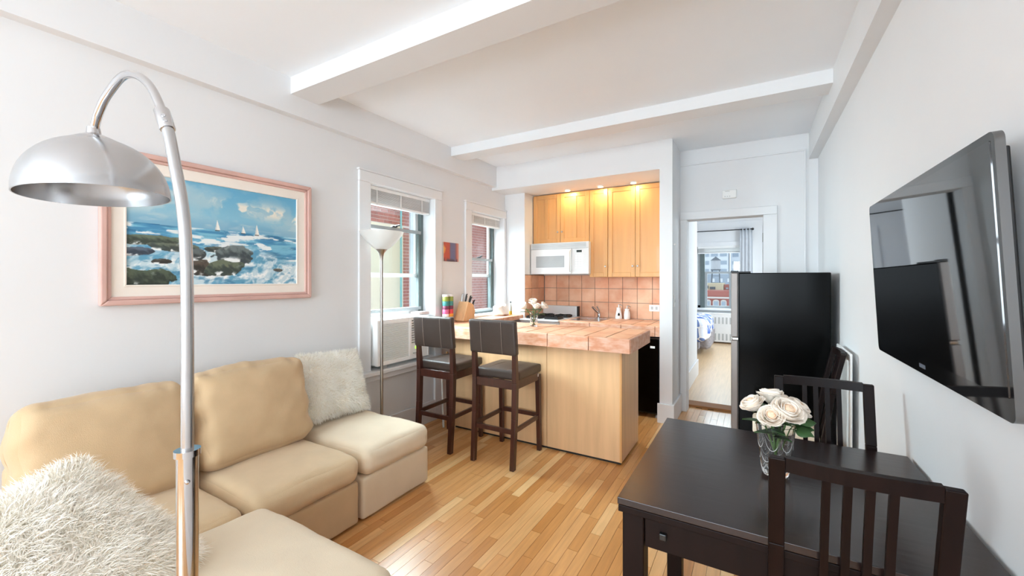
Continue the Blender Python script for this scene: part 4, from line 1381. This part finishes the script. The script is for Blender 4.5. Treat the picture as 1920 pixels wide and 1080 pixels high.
# ------------------------------------------------------------------ range
rg = thing('gas_range', (-2.15, 4.6, 0), 'white gas range under the microwave', 'stove')
rx0, rx1, ry0, ry1 = -2.406, -1.905, 4.27, 4.945
MB().box(rx0, rx1, ry0 + .03, ry1, .02, .885).build('body', 'white_enamel', rg, bevel=.006)
MB().box(rx0 - .0, rx1, ry0, ry1 - .0, .885, .905).build('cooktop', 'white_enamel', rg, bevel=.006)
MB().box(rx0 + .01, rx1 - .01, ry0 + .006, ry0 + .03, .20, .78).build('oven_door', 'white_enamel', rg, bevel=.006)
MB().tube([(rx0 + .05, ry0 + .006, .73), (rx0 + .05, ry0 - .025, .735), (rx1 - .05, ry0 - .025, .735), (rx1 - .05, ry0 + .006, .73)], .009, 10).build('oven_handle', 'white_enamel', rg, smooth=True)
MB().hexa([(rx0, 4.895, .905), (rx1 - .022, 4.895, .905), (rx1 - .022, 4.945, .905), (rx0, 4.945, .905)], [(rx0, 4.91, 1.032), (rx1 - .022, 4.91, 1.032), (rx1 - .022, 4.945, 1.032), (rx0, 4.945, 1.032)]).build('backguard', 'white_enamel', rg, bevel=.004)
MB().box(rx1 - .022, rx1 - .002, 4.89, 4.945, .905, 1.03).build('backguard_end', 'black_plastic', rg, bevel=.003)
for x in (rx0 + .13, rx1 - .13):
    for y in (ry0 + .17, ry0 + .44):
        b = MB().lathe([(.035, .905), (.038, .914), (.03, .92), (0, .922)], (x, y, 0), 20).build('burner', 'black_plastic', rg)
        m = MB()
        for a in range(4):
            t = a * math.pi / 2 + math.pi / 4
            m.bar((x + .02 * math.cos(t), y + .02 * math.sin(t), .934), (x + .10 * math.cos(t), y + .10 * math.sin(t), .934), .009, .012)
        m.box(x - .085, x + .085, y - .085, y - .076, .905, .934).box(x - .085, x + .085, y + .076, y + .085, .905, .934)
        m.box(x - .085, x - .076, y - .076, y + .076, .905, .934).box(x + .076, x + .085, y - .076, y + .076, .905, .934)
        m.build('grate', 'black_plastic', b)
for k in range(5):
    kb_ = MB().lathe([(.018, 0), (.016, .018), (0, .019)], (0, 0, 0), 16)
    kb_.v = [(p[0] + rx0 + .07 + k * .09, ry0 + .03 - p[2], p[1] + .835) for p in kb_.v]
    kb_.f = [tuple(reversed(f)) for f in kb_.f]
    kb_.build('knob', 'black_plastic', rg, smooth=True)

# base cabinet and small refrigerator under the counter
bc = thing('base_cabinet', (-1.63, 4.65, 0), 'maple base cabinet under the kitchen sink', 'cabinet')
MB().box(-1.893, -1.375, 4.33, 4.94, .09, .79).build('body', 'maple_cabinet', bc)
MB().box(-1.893, -1.375, 4.38, 4.94, 0, .09).build('toe_kick', 'dark_gap', bc)
cab_door(bc, -1.89, -1.636, .10, .785, 4.309, 1, (-1.66, .70))
cab_door(bc, -1.632, -1.378, .10, .785, 4.309, 1, (-1.608, .70))
mf = thing('mini_refrigerator', (-1.09, 4.5, 0), 'black mini refrigerator under the kitchen counter', 'refrigerator')
MB().box(-1.36, -.80, 4.265, 4.80, .025, .785).build('cabinet', 'black_plastic', mf, bevel=.004)
mfd = MB().box(-1.36, -.80, 4.205, 4.262, .05, .785).build('door', 'fridge_black', mf, bevel=.01)
MB().box(-.885, -.840, 4.2035, 4.2055, .690, .712).build('sticker', 'white_plastic', mfd)
MB().box(-1.34, -1.30, 4.19, 4.206, .60, .76).build('handle', 'black_plastic', mfd, bevel=.004)
for x in (-1.33, -.83):
    for y in (4.24, 4.76):
        MB().lathe([(.014, 0), (.016, .008), (.010, .012), (.010, .026)], (x, y, 0), 12).build('foot', 'grey_plastic', mf)

# sink, faucet, soap bottles, outlet
sk = thing('sink', (-1.66, 4.7, .90), 'stainless steel sink set in the tiled kitchen counter', 'sink')
frame_z = .9035
m = MB()
sx0, sx1, sy0, sy1 = -1.845, -1.475, 4.43, 4.83
m.box(sx0, sx1, sy0, sy0 + .025, .9005, frame_z).box(sx0, sx1, sy1 - .06, sy1, .9005, frame_z).box(sx0, sx0 + .025, sy0 + .025, sy1 - .06, .9005, frame_z).box(sx1 - .025, sx1, sy0 + .025, sy1 - .06, .9005, frame_z)
m.build('rim', 'sink_steel', sk)
MB().hexa([(sx0 + .025, sy0 + .025, .9008), (sx1 - .025, sy0 + .025, .9008), (sx1 - .025, sy1 - .06, .9008), (sx0 + .025, sy1 - .06, .9008)], [(sx0 + .024, sy0 + .024, .9012), (sx1 - .024, sy0 + .024, .9012), (sx1 - .024, sy1 - .061, .9012), (sx0 + .024, sy1 - .061, .9012)]).build('basin', 'sink_steel', sk)
MB().lathe([(.02, .9012), (.02, .902), (.0, .9022)], (-1.66, 4.61, 0), 16).build('drain', 'chrome', sk)
fc = thing('faucet', (-1.63, 4.86, .9), 'chrome kitchen faucet behind the sink', 'faucet')
MB().lathe([(.03, .90), (.03, .908), (.018, .915), (.016, .96), (.0, .965)], (-1.63, 4.87, 0), 20).build('base', 'chrome', fc, smooth=True)
MB().tube([(-1.63, 4.87, .955), (-1.655, 4.83, .99), (-1.68, 4.78, 1.035)], [.016, .015, .014], 14).build('spout', 'chrome', fc, smooth=True)
MB().tube([(-1.63, 4.87, .965), (-1.625, 4.85, 1.0), (-1.64, 4.82, 1.045)], [.008, .007, .009], 10).build('lever', 'chrome', fc, smooth=True)

def soap(x, y, label, tall, mark):
    g = thing('soap_dispenser', (x, y, .9), label, 'dispenser', 'soap dispensers by the sink')
    if tall:
        prof = [(.036, .9), (.040, .905), (.039, .93), (.030, .985), (.023, 1.015), (.024, 1.035), (.0, 1.036)]
    else:
        prof = [(.034, .9), (.037, .906), (.037, .95), (.031, .99), (.024, 1.003), (.028, 1.012), (.026, 1.022), (.0, 1.023)]
    MB().lathe(prof, (x, y, 0), 24).build('bottle', 'ceramic_white', g, smooth=True)
    zt = prof[-1][1]
    MB().tube([(x, y, zt - .003), (x, y, zt + .035)], .006, 10).build('pump', 'white_plastic', g, smooth=True)
    MB().tube([(x, y, zt + .033), (x + .02, y - .012, zt + .036), (x + .045, y - .025, zt + .024)], .0045, 8).build('nozzle', 'brushed_nickel', g, smooth=True)
    if mark:
        q = MB().lathe([(0, .003), (.011, .0025), (.0125, 0)], (0, 0, 0), 20)
        dd = Vector((1.42, -4.7, 0)).normalized()
        Mq = dd.to_track_quat('Z', 'Y').to_matrix()
        q.v = [tuple(Vector((x, y, .948)) + dd * .0345 + Mq @ Vector((p[0], p[1] * 2.1, p[2]))) for p in q.v]
        q.build('oval_mark', 'black_gloss', g)
soap(-1.392, 4.885, 'white soap dispenser with a black oval mark by the sink', True, True)
soap(-1.298, 4.905, 'plain white soap dispenser next to the one with the black mark', False, False)
ol = thing('outlet_plate', (-.99, YK - .011, 1.04), 'white double outlet plate on the terracotta splash', 'outlet')
MB().box(-1.052, -.938, YK - .018, YK - .0105, 1.0, 1.075).build('plate', 'white_plastic', ol, bevel=.002)
for x in (-1.02, -.97):
    MB().box(x - .012, x + .012, YK - .020, YK - .017, 1.02, 1.055).build('socket', 'grey_plastic', ol, bevel=.001)
sw = thing('light_switch', (XP1, 4.22, 1.12), 'white light switch on the wall end by the doorway', 'switch')
MB().box(XP1, XP1 + .005, 4.185, 4.255, 1.105, 1.22).build('plate', 'white_plastic', sw, bevel=.002)
MB().box(XP1 + .004, XP1 + .012, 4.212, 4.228, 1.15, 1.175).build('toggle', 'white_enamel', sw, bevel=.001)
solo('wall_hook', MB().box(XP1, XP1 + .008, 4.20, 4.23, 1.70, 1.715).box(XP1 + .008, XP1 + .02, 4.21, 4.22, 1.705, 1.712), 'white_plastic', 'tiny white hook on the wall end above the light switch', 'hook')
dt = thing('smoke_detector', (-.208, YD, 2.21), 'white alarm box on the wall above the bedroom doorway', 'alarm')
MB().box(-.272, -.144, YD - .03, YD, 2.168, 2.255).build('body', 'white_plastic', dt, bevel=.012, seg=3)
for k in range(3):
    MB().box(-.25 + k * .02, -.24 + k * .02, YD - .0315, YD - .029, 2.185, 2.192).build('vent_slot', 'grey_plastic', dt)
MB().box(-.245, -.205, YD - .0315, YD - .029, 2.236, 2.241).build('label_line', 'grey_plastic', dt)

# ------------------------------------------------------------------ things on the peninsula
kbk = thing('knife_block', (-2.56, 3.44, .94), 'light wood knife block with black handled knives on the counter', 'knife block')
MB().prism([(3.30, .955), (3.485, .942), (3.505, 1.045), (3.47, 1.115), (3.385, 1.145)], 0, -2.625, -2.505).build('block', 'block_wood', kbk, bevel=.004)
MB().box(-2.615, -2.515, 3.325, 3.46, .941, .956).build('foot', 'block_wood', kbk, bevel=.002)
hd = Vector((0, .36, .93)).normalized()
for i, (y, z, x, L) in enumerate(((3.40, 1.139, -2.60, .085), (3.415, 1.134, -2.565, .09), (3.43, 1.129, -2.53, .08), (3.455, 1.12, -2.60, .08), (3.465, 1.115, -2.555, .085), (3.478, 1.098, -2.525, .07), (3.487, 1.08, -2.59, .06), (3.492, 1.07, -2.545, .06))):
    p = Vector((x, y, z))
    k = MB()
    dq = (hd + Vector((0, .10 * (i - 2), 0))).normalized()
    k.tube([p - dq * .006, p + dq * L * .5, p + dq * L * .9, p + dq * L + Vector((0, .008, -.002))], [.007, .0085, .0075, .005], 8)
    k.build('knife_handle', 'black_plastic' if i % 3 else 'stainless', kbk, smooth=True)

tin = thing('storage_tin', (-2.62, 3.21, .94), 'tall colourful banded tin on the counter beside the window casing', 'tin')
cols_ = ['band_white', 'band_orange', 'band_red', 'band_plum', 'band_teal', 'band_olive', 'band_white']
zz = [.942, 1.0, 1.03, 1.075, 1.11, 1.155, 1.20, 1.222]
for j, yc in enumerate((3.165, 3.235)):
    for k in range(7):
        c = cols_[k] if j else ['band_pink', 'band_white', 'band_pink', 'band_plum', 'band_teal', 'band_olive', 'band_white'][k]
        MB().lathe([(.031, zz[k]), (.0325, zz[k] + .002), (.0325, zz[k + 1] - .002), (.031, zz[k + 1])], (-2.62, yc, 0), 24).build('band', c, tin, smooth=True)
bgm = MB().cushion((-2.60, 4.16, 1.0), (.13, .20, .13), .04, wr=.022, wscale=14, n=20, seed=4)
solo('plastic_bag', bgm, 'bag_white', 'crumpled white bag on the tiled window ledge', 'bag', smooth=True, angle=180)
g = thing('sauce_bottle', (-2.565, 4.33, .94), 'small bottle with yellow base on the tiled window ledge', 'bottle')
MB().lathe([(.018, .941), (.019, .945), (.019, .985), (.0, .986)], (-2.565, 4.33, 0), 16).build('lower_body', 'bottle_yellow', g, smooth=True)
MB().lathe([(.019, .986), (.019, 1.03), (.009, 1.06), (.009, 1.085), (.0, 1.086)], (-2.565, 4.33, 0), 16).build('upper_body', 'bottle_clear', g, smooth=True)
MB().lathe([(.010, 1.086), (.010, 1.10), (.0, 1.101)], (-2.565, 4.33, 0), 12).build('cap', 'black_plastic', g, smooth=True)

# ------------------------------------------------------------------ vases and roses
def petal_mesh(Rr, h, span, curl, ru=0.0, seed=0):
    m = MB()
    nu, nv = 8, 7
    for i in range(nu + 1):
        s = i / nu
        for j in range(nv + 1):
            t = j / nv
            e = (2 * s - 1)
            ph = (s - .5) * span * (.35 + .65 * math.sin(min(1, t * 1.25) * math.pi / 2))
            r = Rr * (.22 + .78 * math.sin(min(1, t * 1.12) * math.pi / 2)) + curl * max(0, t - .62) ** 1.6 * 3.2
            z = h * t * (1 - .16 * e * e * t) - curl * max(0, t - .75) * 1.4
            z += ru * math.sin(9 * s + seed) * t ** 3
            r += ru * math.cos(7 * s + seed * 2) * t ** 3
            m.v.append((r * math.cos(ph), r * math.sin(ph), z))
    for i in range(nu):
        for j in range(nv):
            a = i * (nv + 1) + j
            m.f.append((a, a + nv + 1, a + nv + 2, a + 1))
    return m
def leaf_mesh(L, W):
    m = MB()
    n = 8
    for i in range(n + 1):
        t = i / n
        w = W * math.sin(math.pi * t ** .8) * .5
        z = -.25 * L * t * t
        for k, s in enumerate((-1, 0, 1)):
            m.v.append((L * t, s * w, z + (.12 * W if s else 0)))
    for i in range(n):
        a = i * 3
        m.f += [(a, a + 3, a + 4, a + 1), (a + 1, a + 4, a + 5, a + 2)]
    return m
def obj_at(m, name, mat, parent, loc, rot=(0, 0, 0), thick=0):
    o = m.build(name, mat, smooth=True, angle=180)
    o.parent = parent
    o.location = loc
    o.rotation_euler = rot
    if thick:
        so = o.modifiers.new('thickness', 'SOLIDIFY')
        so.thickness = thick
    return o
ROSE = {}
def rose(name, base, top, size, direction, label, group, detail=True, leaves=2, seed=1):
    """one cut rose: stem from base to top, bloom at top facing direction"""
    g = thing('rose', base, label, 'rose', group)
    B, T = Vector((0, 0, 0)), Vector(top) - Vector(base)
    d = Vector(direction).normalized()
    mid = T * .55 + Vector((0, 0, .1 * T.length))
    path = [B, B.lerp(mid, .6), mid, T - d * size * .25, T]
    MB_ = MB().tube(path, [size * .045] * 5, 8)
    obj_at(MB_, 'stem', 'stem_green', g, (0, 0, 0))
    q = d.to_track_quat('Z', 'Y').to_euler()
    core = MB().lathe([(.10 * size, .0), (.20 * size, .10 * size), (.23 * size, .3 * size), (.17 * size, .52 * size), (.08 * size, .60 * size), (.0, .57 * size)], (0, 0, 0), 16)
    bl = obj_at(core, 'bloom', 'rose_heart', g, T, q)
    rng = random.Random(seed)
    layers = [(.24, .62, R(150), .015, 3), (.32, .66, R(130), .04, 4), (.42, .64, R(115), .09, 5), (.50, .56, R(105), .16, 5)] if detail else [(.26, .62, R(150), .02, 3), (.42, .60, R(120), .09, 5)]
    for li, (rr_, hh, span, curl, n) in enumerate(layers):
        for k in range(n):
            key_ = (li, detail, size, k % 2)
            if key_ not in ROSE:
                o = obj_at(petal_mesh(rr_ * size, hh * size, span, curl * size, .018 * size * li / 2, k), 'petal', 'rose_petal', bl, (0, 0, 0), thick=size * .012)
                ROSE[key_] = o.data
            else:
                o = bpy.data.objects.new('petal', ROSE[key_])
                COL.objects.link(o)
                o.parent = bl
                so = o.modifiers.new('thickness', 'SOLIDIFY')
                so.thickness = size * .012
            o.rotation_euler = (rng.uniform(-.08, .08), rng.uniform(-.08, .08), 2 * math.pi * k / n + li * .7 + rng.uniform(-.15, .15))
            o.location = (0, 0, -.03 * size * li)
    sp_ = MB()
    for k in range(5):
        a = 2 * math.pi * k / 5
        sp_.add([(.04 * size * math.cos(a - .6), .04 * size * math.sin(a - .6), 0), (.04 * size * math.cos(a + .6), .04 * size * math.sin(a + .6), 0), (.30 * size * math.cos(a), .30 * size * math.sin(a), -.06 * size)], [(0, 1, 2)])
    obj_at(sp_, 'sepals', 'stem_green', bl, (0, 0, -.04 * size))
    for k in range(leaves):
        t = .62 + .14 * k
        p = B.lerp(T, t)
        a = rng.uniform(0, 6.28)
        obj_at(leaf_mesh(size * .85, size * .5), 'leaf', 'leaf_green', g, p, (0, -.25, a), thick=.0006)
    return g
VX, VY, VZ = .062, 1.632, .72
vs_ = thing('glass_vase', (VX, VY, VZ), 'cut crystal vase on the dark dining table', 'vase', 'flower vases')
prof = [(.0, VZ + .001), (.036, VZ + .001), (.039, VZ + .006), (.0455, VZ + .06), (.052, VZ + .115), (.057, VZ + .168), (.0555, VZ + .169), (.050, VZ + .115), (.043, VZ + .06), (.036, VZ + .02), (.0, VZ + .018)]
MB().lathe(prof, (VX, VY, 0), 40).build('body', 'vase_glass', vs_, smooth=True)
def cut_arc(a0, z0, ra, rz):
    pts = []
    for k in range(11):
        t = math.pi * (1.05 + .9 * k / 10)
        a = a0 + ra * math.cos(t)
        z = z0 + rz * math.sin(t)
        rr_ = .0385 + (z - VZ) * .112
        pts.append((VX + rr_ * math.cos(a), VY + rr_ * math.sin(a), z))
    return MB().tube(pts, [.0003 + .0009 * math.sin(math.pi * k / 10) for k in range(11)], 6)
pm('crystal_cut', 'f2f5f5', 0.08, var=0.02, trans=0.5)
for k in range(7):
    for z0, rz, off in ((VZ + .135, .045, 0), (VZ + .078, .03, .45), (VZ + .042, .022, 0)):
        cut_arc(2 * math.pi * k / 7 + off, z0, .40, rz).build('crystal_cut', 'crystal_cut', vs_, smooth=True)
G = 'white roses in the crystal vase'
FW = Vector((-.507, .862, 0)); RT = Vector((.862, .507, 0))
def rpos(r, f, z):
    return tuple(Vector((VX, VY, z)) + RT * r + FW * f)
for k, (r, f, z, dr, sz, lb) in enumerate((
        (-.060, .01, .965, (-.5, .1, .85), .066, 'white rose leaning furthest left in the crystal vase'),
        (-.034, -.030, .945, (-.35, -.62, .6), .064, 'half open white rose low at the front of the crystal vase'),
        (.008, -.03, .952, (.05, -.58, .76), .086, 'wide open white rose with peach heart in the middle of the crystal vase'),
        (.012, .040, .978, (.1, .2, .95), .074, 'white rose at the back of the crystal vase, highest of the bunch'),
        (.055, -.002, .955, (.45, -.3, .75), .074, 'white rose leaning furthest right in the crystal vase'))):
    wd = RT * dr[0] + FW * dr[1] + Vector((0, 0, dr[2]))
    rose('rose', rpos(-r * .25, -f * .25, VZ + .022), rpos(r, f, z - .03), sz, wd, lb, G, True, 3, k + 2)
# loose big leaf to the right of the bunch
lf = thing('rose_leaf_sprig', rpos(.02, 0, .80), 'leafy green sprig drooping over the right side of the crystal vase', 'leaf')
obj_at(MB().tube([(0, 0, 0), tuple(RT * .03 + Vector((0, 0, .07))), tuple(RT * .055 + Vector((0, 0, .095)))], .002, 8), 'stem', 'stem_green', lf, (0, 0, 0))
for off, a, L in ((RT * .05 + Vector((0, 0, .092)), R(28), .07), (RT * .04 + Vector((0, 0, .075)), R(8), .06), (RT * .035 + FW * -.02 + Vector((0, 0, .07)), R(-30), .05)):
    obj_at(leaf_mesh(L, .042), 'leaf', 'leaf_green', lf, off, (R(35), -.1, a), thick=.0006)

UX, UY, UZ = -1.735, 3.345, .94
v2 = thing('glass_vase', (UX, UY, UZ), 'small clear glass vase with roses on the tiled peninsula', 'vase', 'flower vases')
prof = [(.0, UZ + .001), (.032, UZ + .001), (.036, UZ + .006), (.033, UZ + .05), (.036, UZ + .10), (.04, UZ + .128), (.038, UZ + .128), (.034, UZ + .10), (.031, UZ + .05), (.032, UZ + .012), (.0, UZ + .01)]
MB().lathe(prof, (UX, UY, 0), 28).build('body', 'vase_glass', v2, smooth=True)
for k, (r, f, z, sz, lb) in enumerate(((-.075, 0, 1.135, .085, 'leftmost white rose in the small vase on the peninsula'), (-.005, .03, 1.165, .09, 'topmost white rose in the small vase on the peninsula'),
                                   (.015, -.03, 1.135, .085, 'front white rose in the small vase on the peninsula'), (.075, .0, 1.14, .085, 'rightmost white rose in the small vase on the peninsula'))):
    p = Vector((UX, UY, z - .03)) + RT * r + FW * f
    b = Vector((UX, UY, UZ + .013)) + RT * (-r * .15) + FW * (-f * .15)
    rose('rose', tuple(b), tuple(p), sz, RT * r * 9 + FW * (-.3) + Vector((0, 0, .8)), lb, 'white roses in the small vase', False, 3, k + 20)

# ------------------------------------------------------------------ bedroom beyond the doorway
w3 = sthing('window_3', (-.6, 10.1, .735), 'tall grey framed window at the far end of the bedroom', 'window')
x0, x1, z0, z1 = BW
YW = 10.2
fm = MB().box(x0, x0 + .06, YW, YW + .08, z0, z1).box(x1 - .04, x1, YW, YW + .08, z0, z1).box(x0, x1, YW, YW + .08, z0, z0 + .05).box(x0, x1, YW, YW + .08, z1 - .04, z1)
fm.build('frame', 'window_frame_grey', w3)
MB().box(-1.045, -.955, YW - .02, YW + .08, z0, z1).build('mullion', 'window_frame_dark', w3)
MB().box(-.955, x1 - .04, YW, YW + .04, 1.50, 1.545).build('meeting_rail', 'window_frame_grey', w3)
MB().box(-.955, -.905, YW, YW + .04, z0 + .05, 1.50).build('stile', 'window_frame_grey', w3)
MB().box(-.47, -.42, YW, YW + .04, z0 + .05, 1.50).build('stile', 'window_frame_grey', w3)
for a in ((-.905, -.47, z0 + .05, 1.50), (-.42, x1 - .04, z0 + .05, 1.5), (-.955, x1 - .04, 1.545, z1 - .04), (x0 + .06, -1.045, z0 + .05, z1 - .04)):
    MB().box(a[0], a[1], YW + .015, YW + .02, a[2], a[3]).build('pane', 'pane_glass', w3)
MB().box(x0 - .09, x0, 10.07, 10.1, z0, z1 + .09).build('casing', 'trim_paint', w3)
MB().box(x1, x1 + .09, 10.07, 10.1, z0, z1 + .09).build('casing', 'trim_paint', w3)
MB().box(x0, x1, 10.07, 10.1, z1, z1 + .09).build('casing_head', 'trim_paint', w3)
MB().box(x0 - .1, x1 + .1, 9.98, 10.15, z0 - .04, z0).build('sill', 'trim_paint', w3, bevel=.01)
bb = thing('window_blind', (-.6, 10.13, 1.97), 'raised white blind at the top of the bedroom window', 'blind', 'raised window blinds')
MB().box(x0 + .01, x1 - .01, 10.11, 10.17, 2.06, 2.10).build('head_rail', 'white_plastic', bb)
for k in range(6):
    MB().bar((x0 + .015, 10.14, 2.045 - k * .014), (x1 - .015, 10.14, 2.045 - k * .014), .045, .003, up=(0, .35, 1)).build('slat', 'blind_white', bb)
MB().box(x0 + .012, x1 - .012, 10.115, 10.165, 1.945, 1.968).build('bottom_rail', 'white_plastic', bb)
cr_ = thing('curtain_rod', (-.6, 10.0, 2.44), 'thin dark curtain rod above the bedroom window', 'curtain rod')
MB().tube([(-1.6, 9.99, 2.43), (-.03, 9.99, 2.43)], .011, 10).build('rod', 'curtain_rod_dark', cr_, smooth=True)
MB().lathe([(0, -.03), (.022, -.015), (.022, .015), (0, .03)], (-.02, 9.99, 2.43), 12).build('finial', 'curtain_rod_dark', cr_, smooth=True)
MB().box(-.08, -.06, 9.99, 10.1, 2.42, 2.44).build('bracket', 'curtain_rod_dark', cr_)
m = MB()
n, rows = 40, 10
for j in range(rows + 1):
    z = .08 + (2.455 - .08) * j / rows
    for i in range(n + 1):
        t = i / n
        x = -.25 + .22 * t + (1 - j / rows) * .03 * (t - .5)
        m.v.append((x, 9.99 + .026 * math.sin(t * 22) * (.7 + .3 * (1 - j / rows)) + .004 * math.sin(j * 1.3 + t * 9), z))
for j in range(rows):
    for i in range(n):
        a = j * (n + 1) + i
        m.f.append((a, a + 1, a + n + 2, a + n + 1))
cu = solo('curtain', m, 'curtain_grey', 'pale grey curtain hanging at the right of the bedroom window', 'curtain', smooth=True, angle=180)
so = cu.modifiers.new('thickness', 'SOLIDIFY')
so.thickness = .003
# radiator cover
rc = thing('radiator_cover', (-.75, 9.95, 0), 'white slotted radiator cover under the bedroom window', 'radiator cover')
MB().box(-1.5, -.36, 9.86, 10.06, .03, .62).build('body', 'white_plastic', rc, bevel=.006)
MB().box(-1.5, -.36, 9.855, 10.06, .62, .645).build('top', 'white_plastic', rc, bevel=.004)
for x in np.arange(-1.45, -.42, .072):
    for za, zb in ((.42, .56), (.07, .21)):
        MB().box(x, x + .03, 9.855, 9.861, za, zb).build('slot', 'grey_plastic', rc)
# bed
bd = thing('bed', (-1.8, 8.6, 0), 'bed with blue and white quilt beyond the doorway', 'bed')
MB().cushion((-1.75, 8.65, .42), (1.9, 1.35, .30), .06, crown=(0, 0, .01), wr=.004, n=16).build('mattress', 'white_plastic', bd, smooth=True, angle=180)
MB().box(-2.65, -.85, 8.05, 9.25, .12, .27).build('frame', 'quilt_grey', bd, bevel=.01)
for x in (-2.6, -.92):
    for y in (8.1, 9.2):
        MB().box(x - .03, x + .03, y - .03, y + .03, 0, .12).build('leg', 'black_plastic', bd)
def drape(w, q):
    if q[2] < 0:
        w = w + Vector((.03 * math.sin(w.y * 14) * abs(q[2]), .03 * math.sin(w.x * 12) * abs(q[2]), 0))
    return w
MB().cushion((-1.72, 8.62, .47), (2.02, 1.52, .40), .11, crown=(.02, .02, .03), wr=.012, wscale=5, n=34, fold=drape).build('quilt', 'quilt_pattern', bd, smooth=True, angle=180)
MB().cushion((-.80, 8.75, .27), (.24, 1.1, .36), .09, wr=.025, wscale=7, n=22).build('hanging_blanket', 'quilt_grey', bd, smooth=True, angle=180)

# ------------------------------------------------------------------ the city beyond the bedroom window
def facade(name, x0, x1, y, z0, z1, mat, label, rows, cols, wmat='facade_window', depth=12, marg=.25):
    b = thing(name, ((x0 + x1) / 2, y + depth / 2, z0), label, 'building')
    MB().box(x0, x1, y, y + depth, z0, z1).build('wall', mat, b)
    if rows and cols:
        for r_ in range(len(rows) - 1):
            for c_ in range(cols):
                w = (x1 - x0) / cols
                h = rows[r_ + 1] - rows[r_]
                MB().box(x0 + (c_ + marg) * w, x0 + (c_ + 1 - marg) * w, y - .15, y + .2, rows[r_] + h * .3, rows[r_] + h * .75).build('window', wmat, b)
    return b
rows = list(np.arange(-6, 24, 3.0))
facade('apartment_tower', -26, -8.2, 170, -30, 24, 'facade_white', 'pale high rise behind the water tank', rows, 6, marg=.12)
facade('apartment_tower', -7.6, 9, 176, -30, 22, 'facade_white', 'pale high rise right of the water tank', rows, 5, marg=.2)
facade('office_block', -13, -5.0, 130, -30, 2.9, 'facade_window', 'grey blue building under the water tank', [-2, 0, 2.2], 4, 'facade_white', marg=.3)
cb = facade('cream_building', -9.0, -5.5, 95, -30, .6, 'facade_cream', 'cream stuccoed building below the water tank', None, 0, depth=8)
MB().box(-7.9, -6.9, 94.8, 95.1, -.65, -.15).build('window', 'tower_iron', cb)
MB().box(-8.4, -8.2, 94.8, 95.1, -.5, .1).build('window', 'tower_iron', cb)
cb2 = facade('brick_annex', -5.4, -3.2, 97, -30, .3, 'facade_red', 'red brick annex right of the cream building', [-.9, -.1], 2, marg=.3, depth=8)
rb = facade('red_building', -14, -3.0, 85, -30, -.75, 'facade_red', 'red building with arched white windows below the others', None, 0, depth=8)
MB().box(-14, -3.6, 84.7, 85.1, -2.15, -1.85).build('cornice', 'facade_trim', rb)
for i, (a, b) in enumerate(((-7.75, -6.9), (-6.6, -5.5), (-5.3, -4.3))):
    w = MB().prism([(a + (b - a) * (.5 - .5 * math.cos(t)), -2.75 + .35 * math.sin(t)) if False else (a + (b - a) * (.5 + .5 * math.cos(t)), -2.75 + .4 * math.sin(t)) for t in np.linspace(0, math.pi, 8)] + [(a, -3.75), (b, -3.75)], 1, 84.75, 85.1).build('window', 'facade_trim', rb)
    MB().box(a + .2, b - .2, 84.6, 84.8, -3.55, -2.7).build('pane', 'facade_window', w)
wt = thing('water_tower', (-7.9, 110, -.5), 'rooftop water tank on iron legs seen through the bedroom window', 'water tower')
MB().lathe([(1.05, 3.8), (1.02, 5.95), (0, 5.95)], (-7.9, 110, 0), 24).build('tank', 'tower_wood', wt, smooth=True)
MB().lathe([(1.18, 5.95), (0, 6.9)], (-7.9, 110, 0), 24).build('roof', 'tower_iron', wt, smooth=True)
MB().lathe([(1.1, 3.55), (1.1, 3.8)], (-7.9, 110, 0), 24).build('platform', 'tower_iron', wt)
for sx in (-1, 1):
    for sy in (-1, 1):
        MB().bar((-7.9 + sx * 1.05, 110 + sy * .8, -3), (-7.9 + sx * .75, 110 + sy * .6, 3.6), .16, .16).build('leg', 'tower_iron', wt)
for z in (.6, 2.2):
    MB().bar((-8.85, 109.3, z), (-6.95, 109.3, z), .1, .1).build('brace', 'tower_iron', wt)
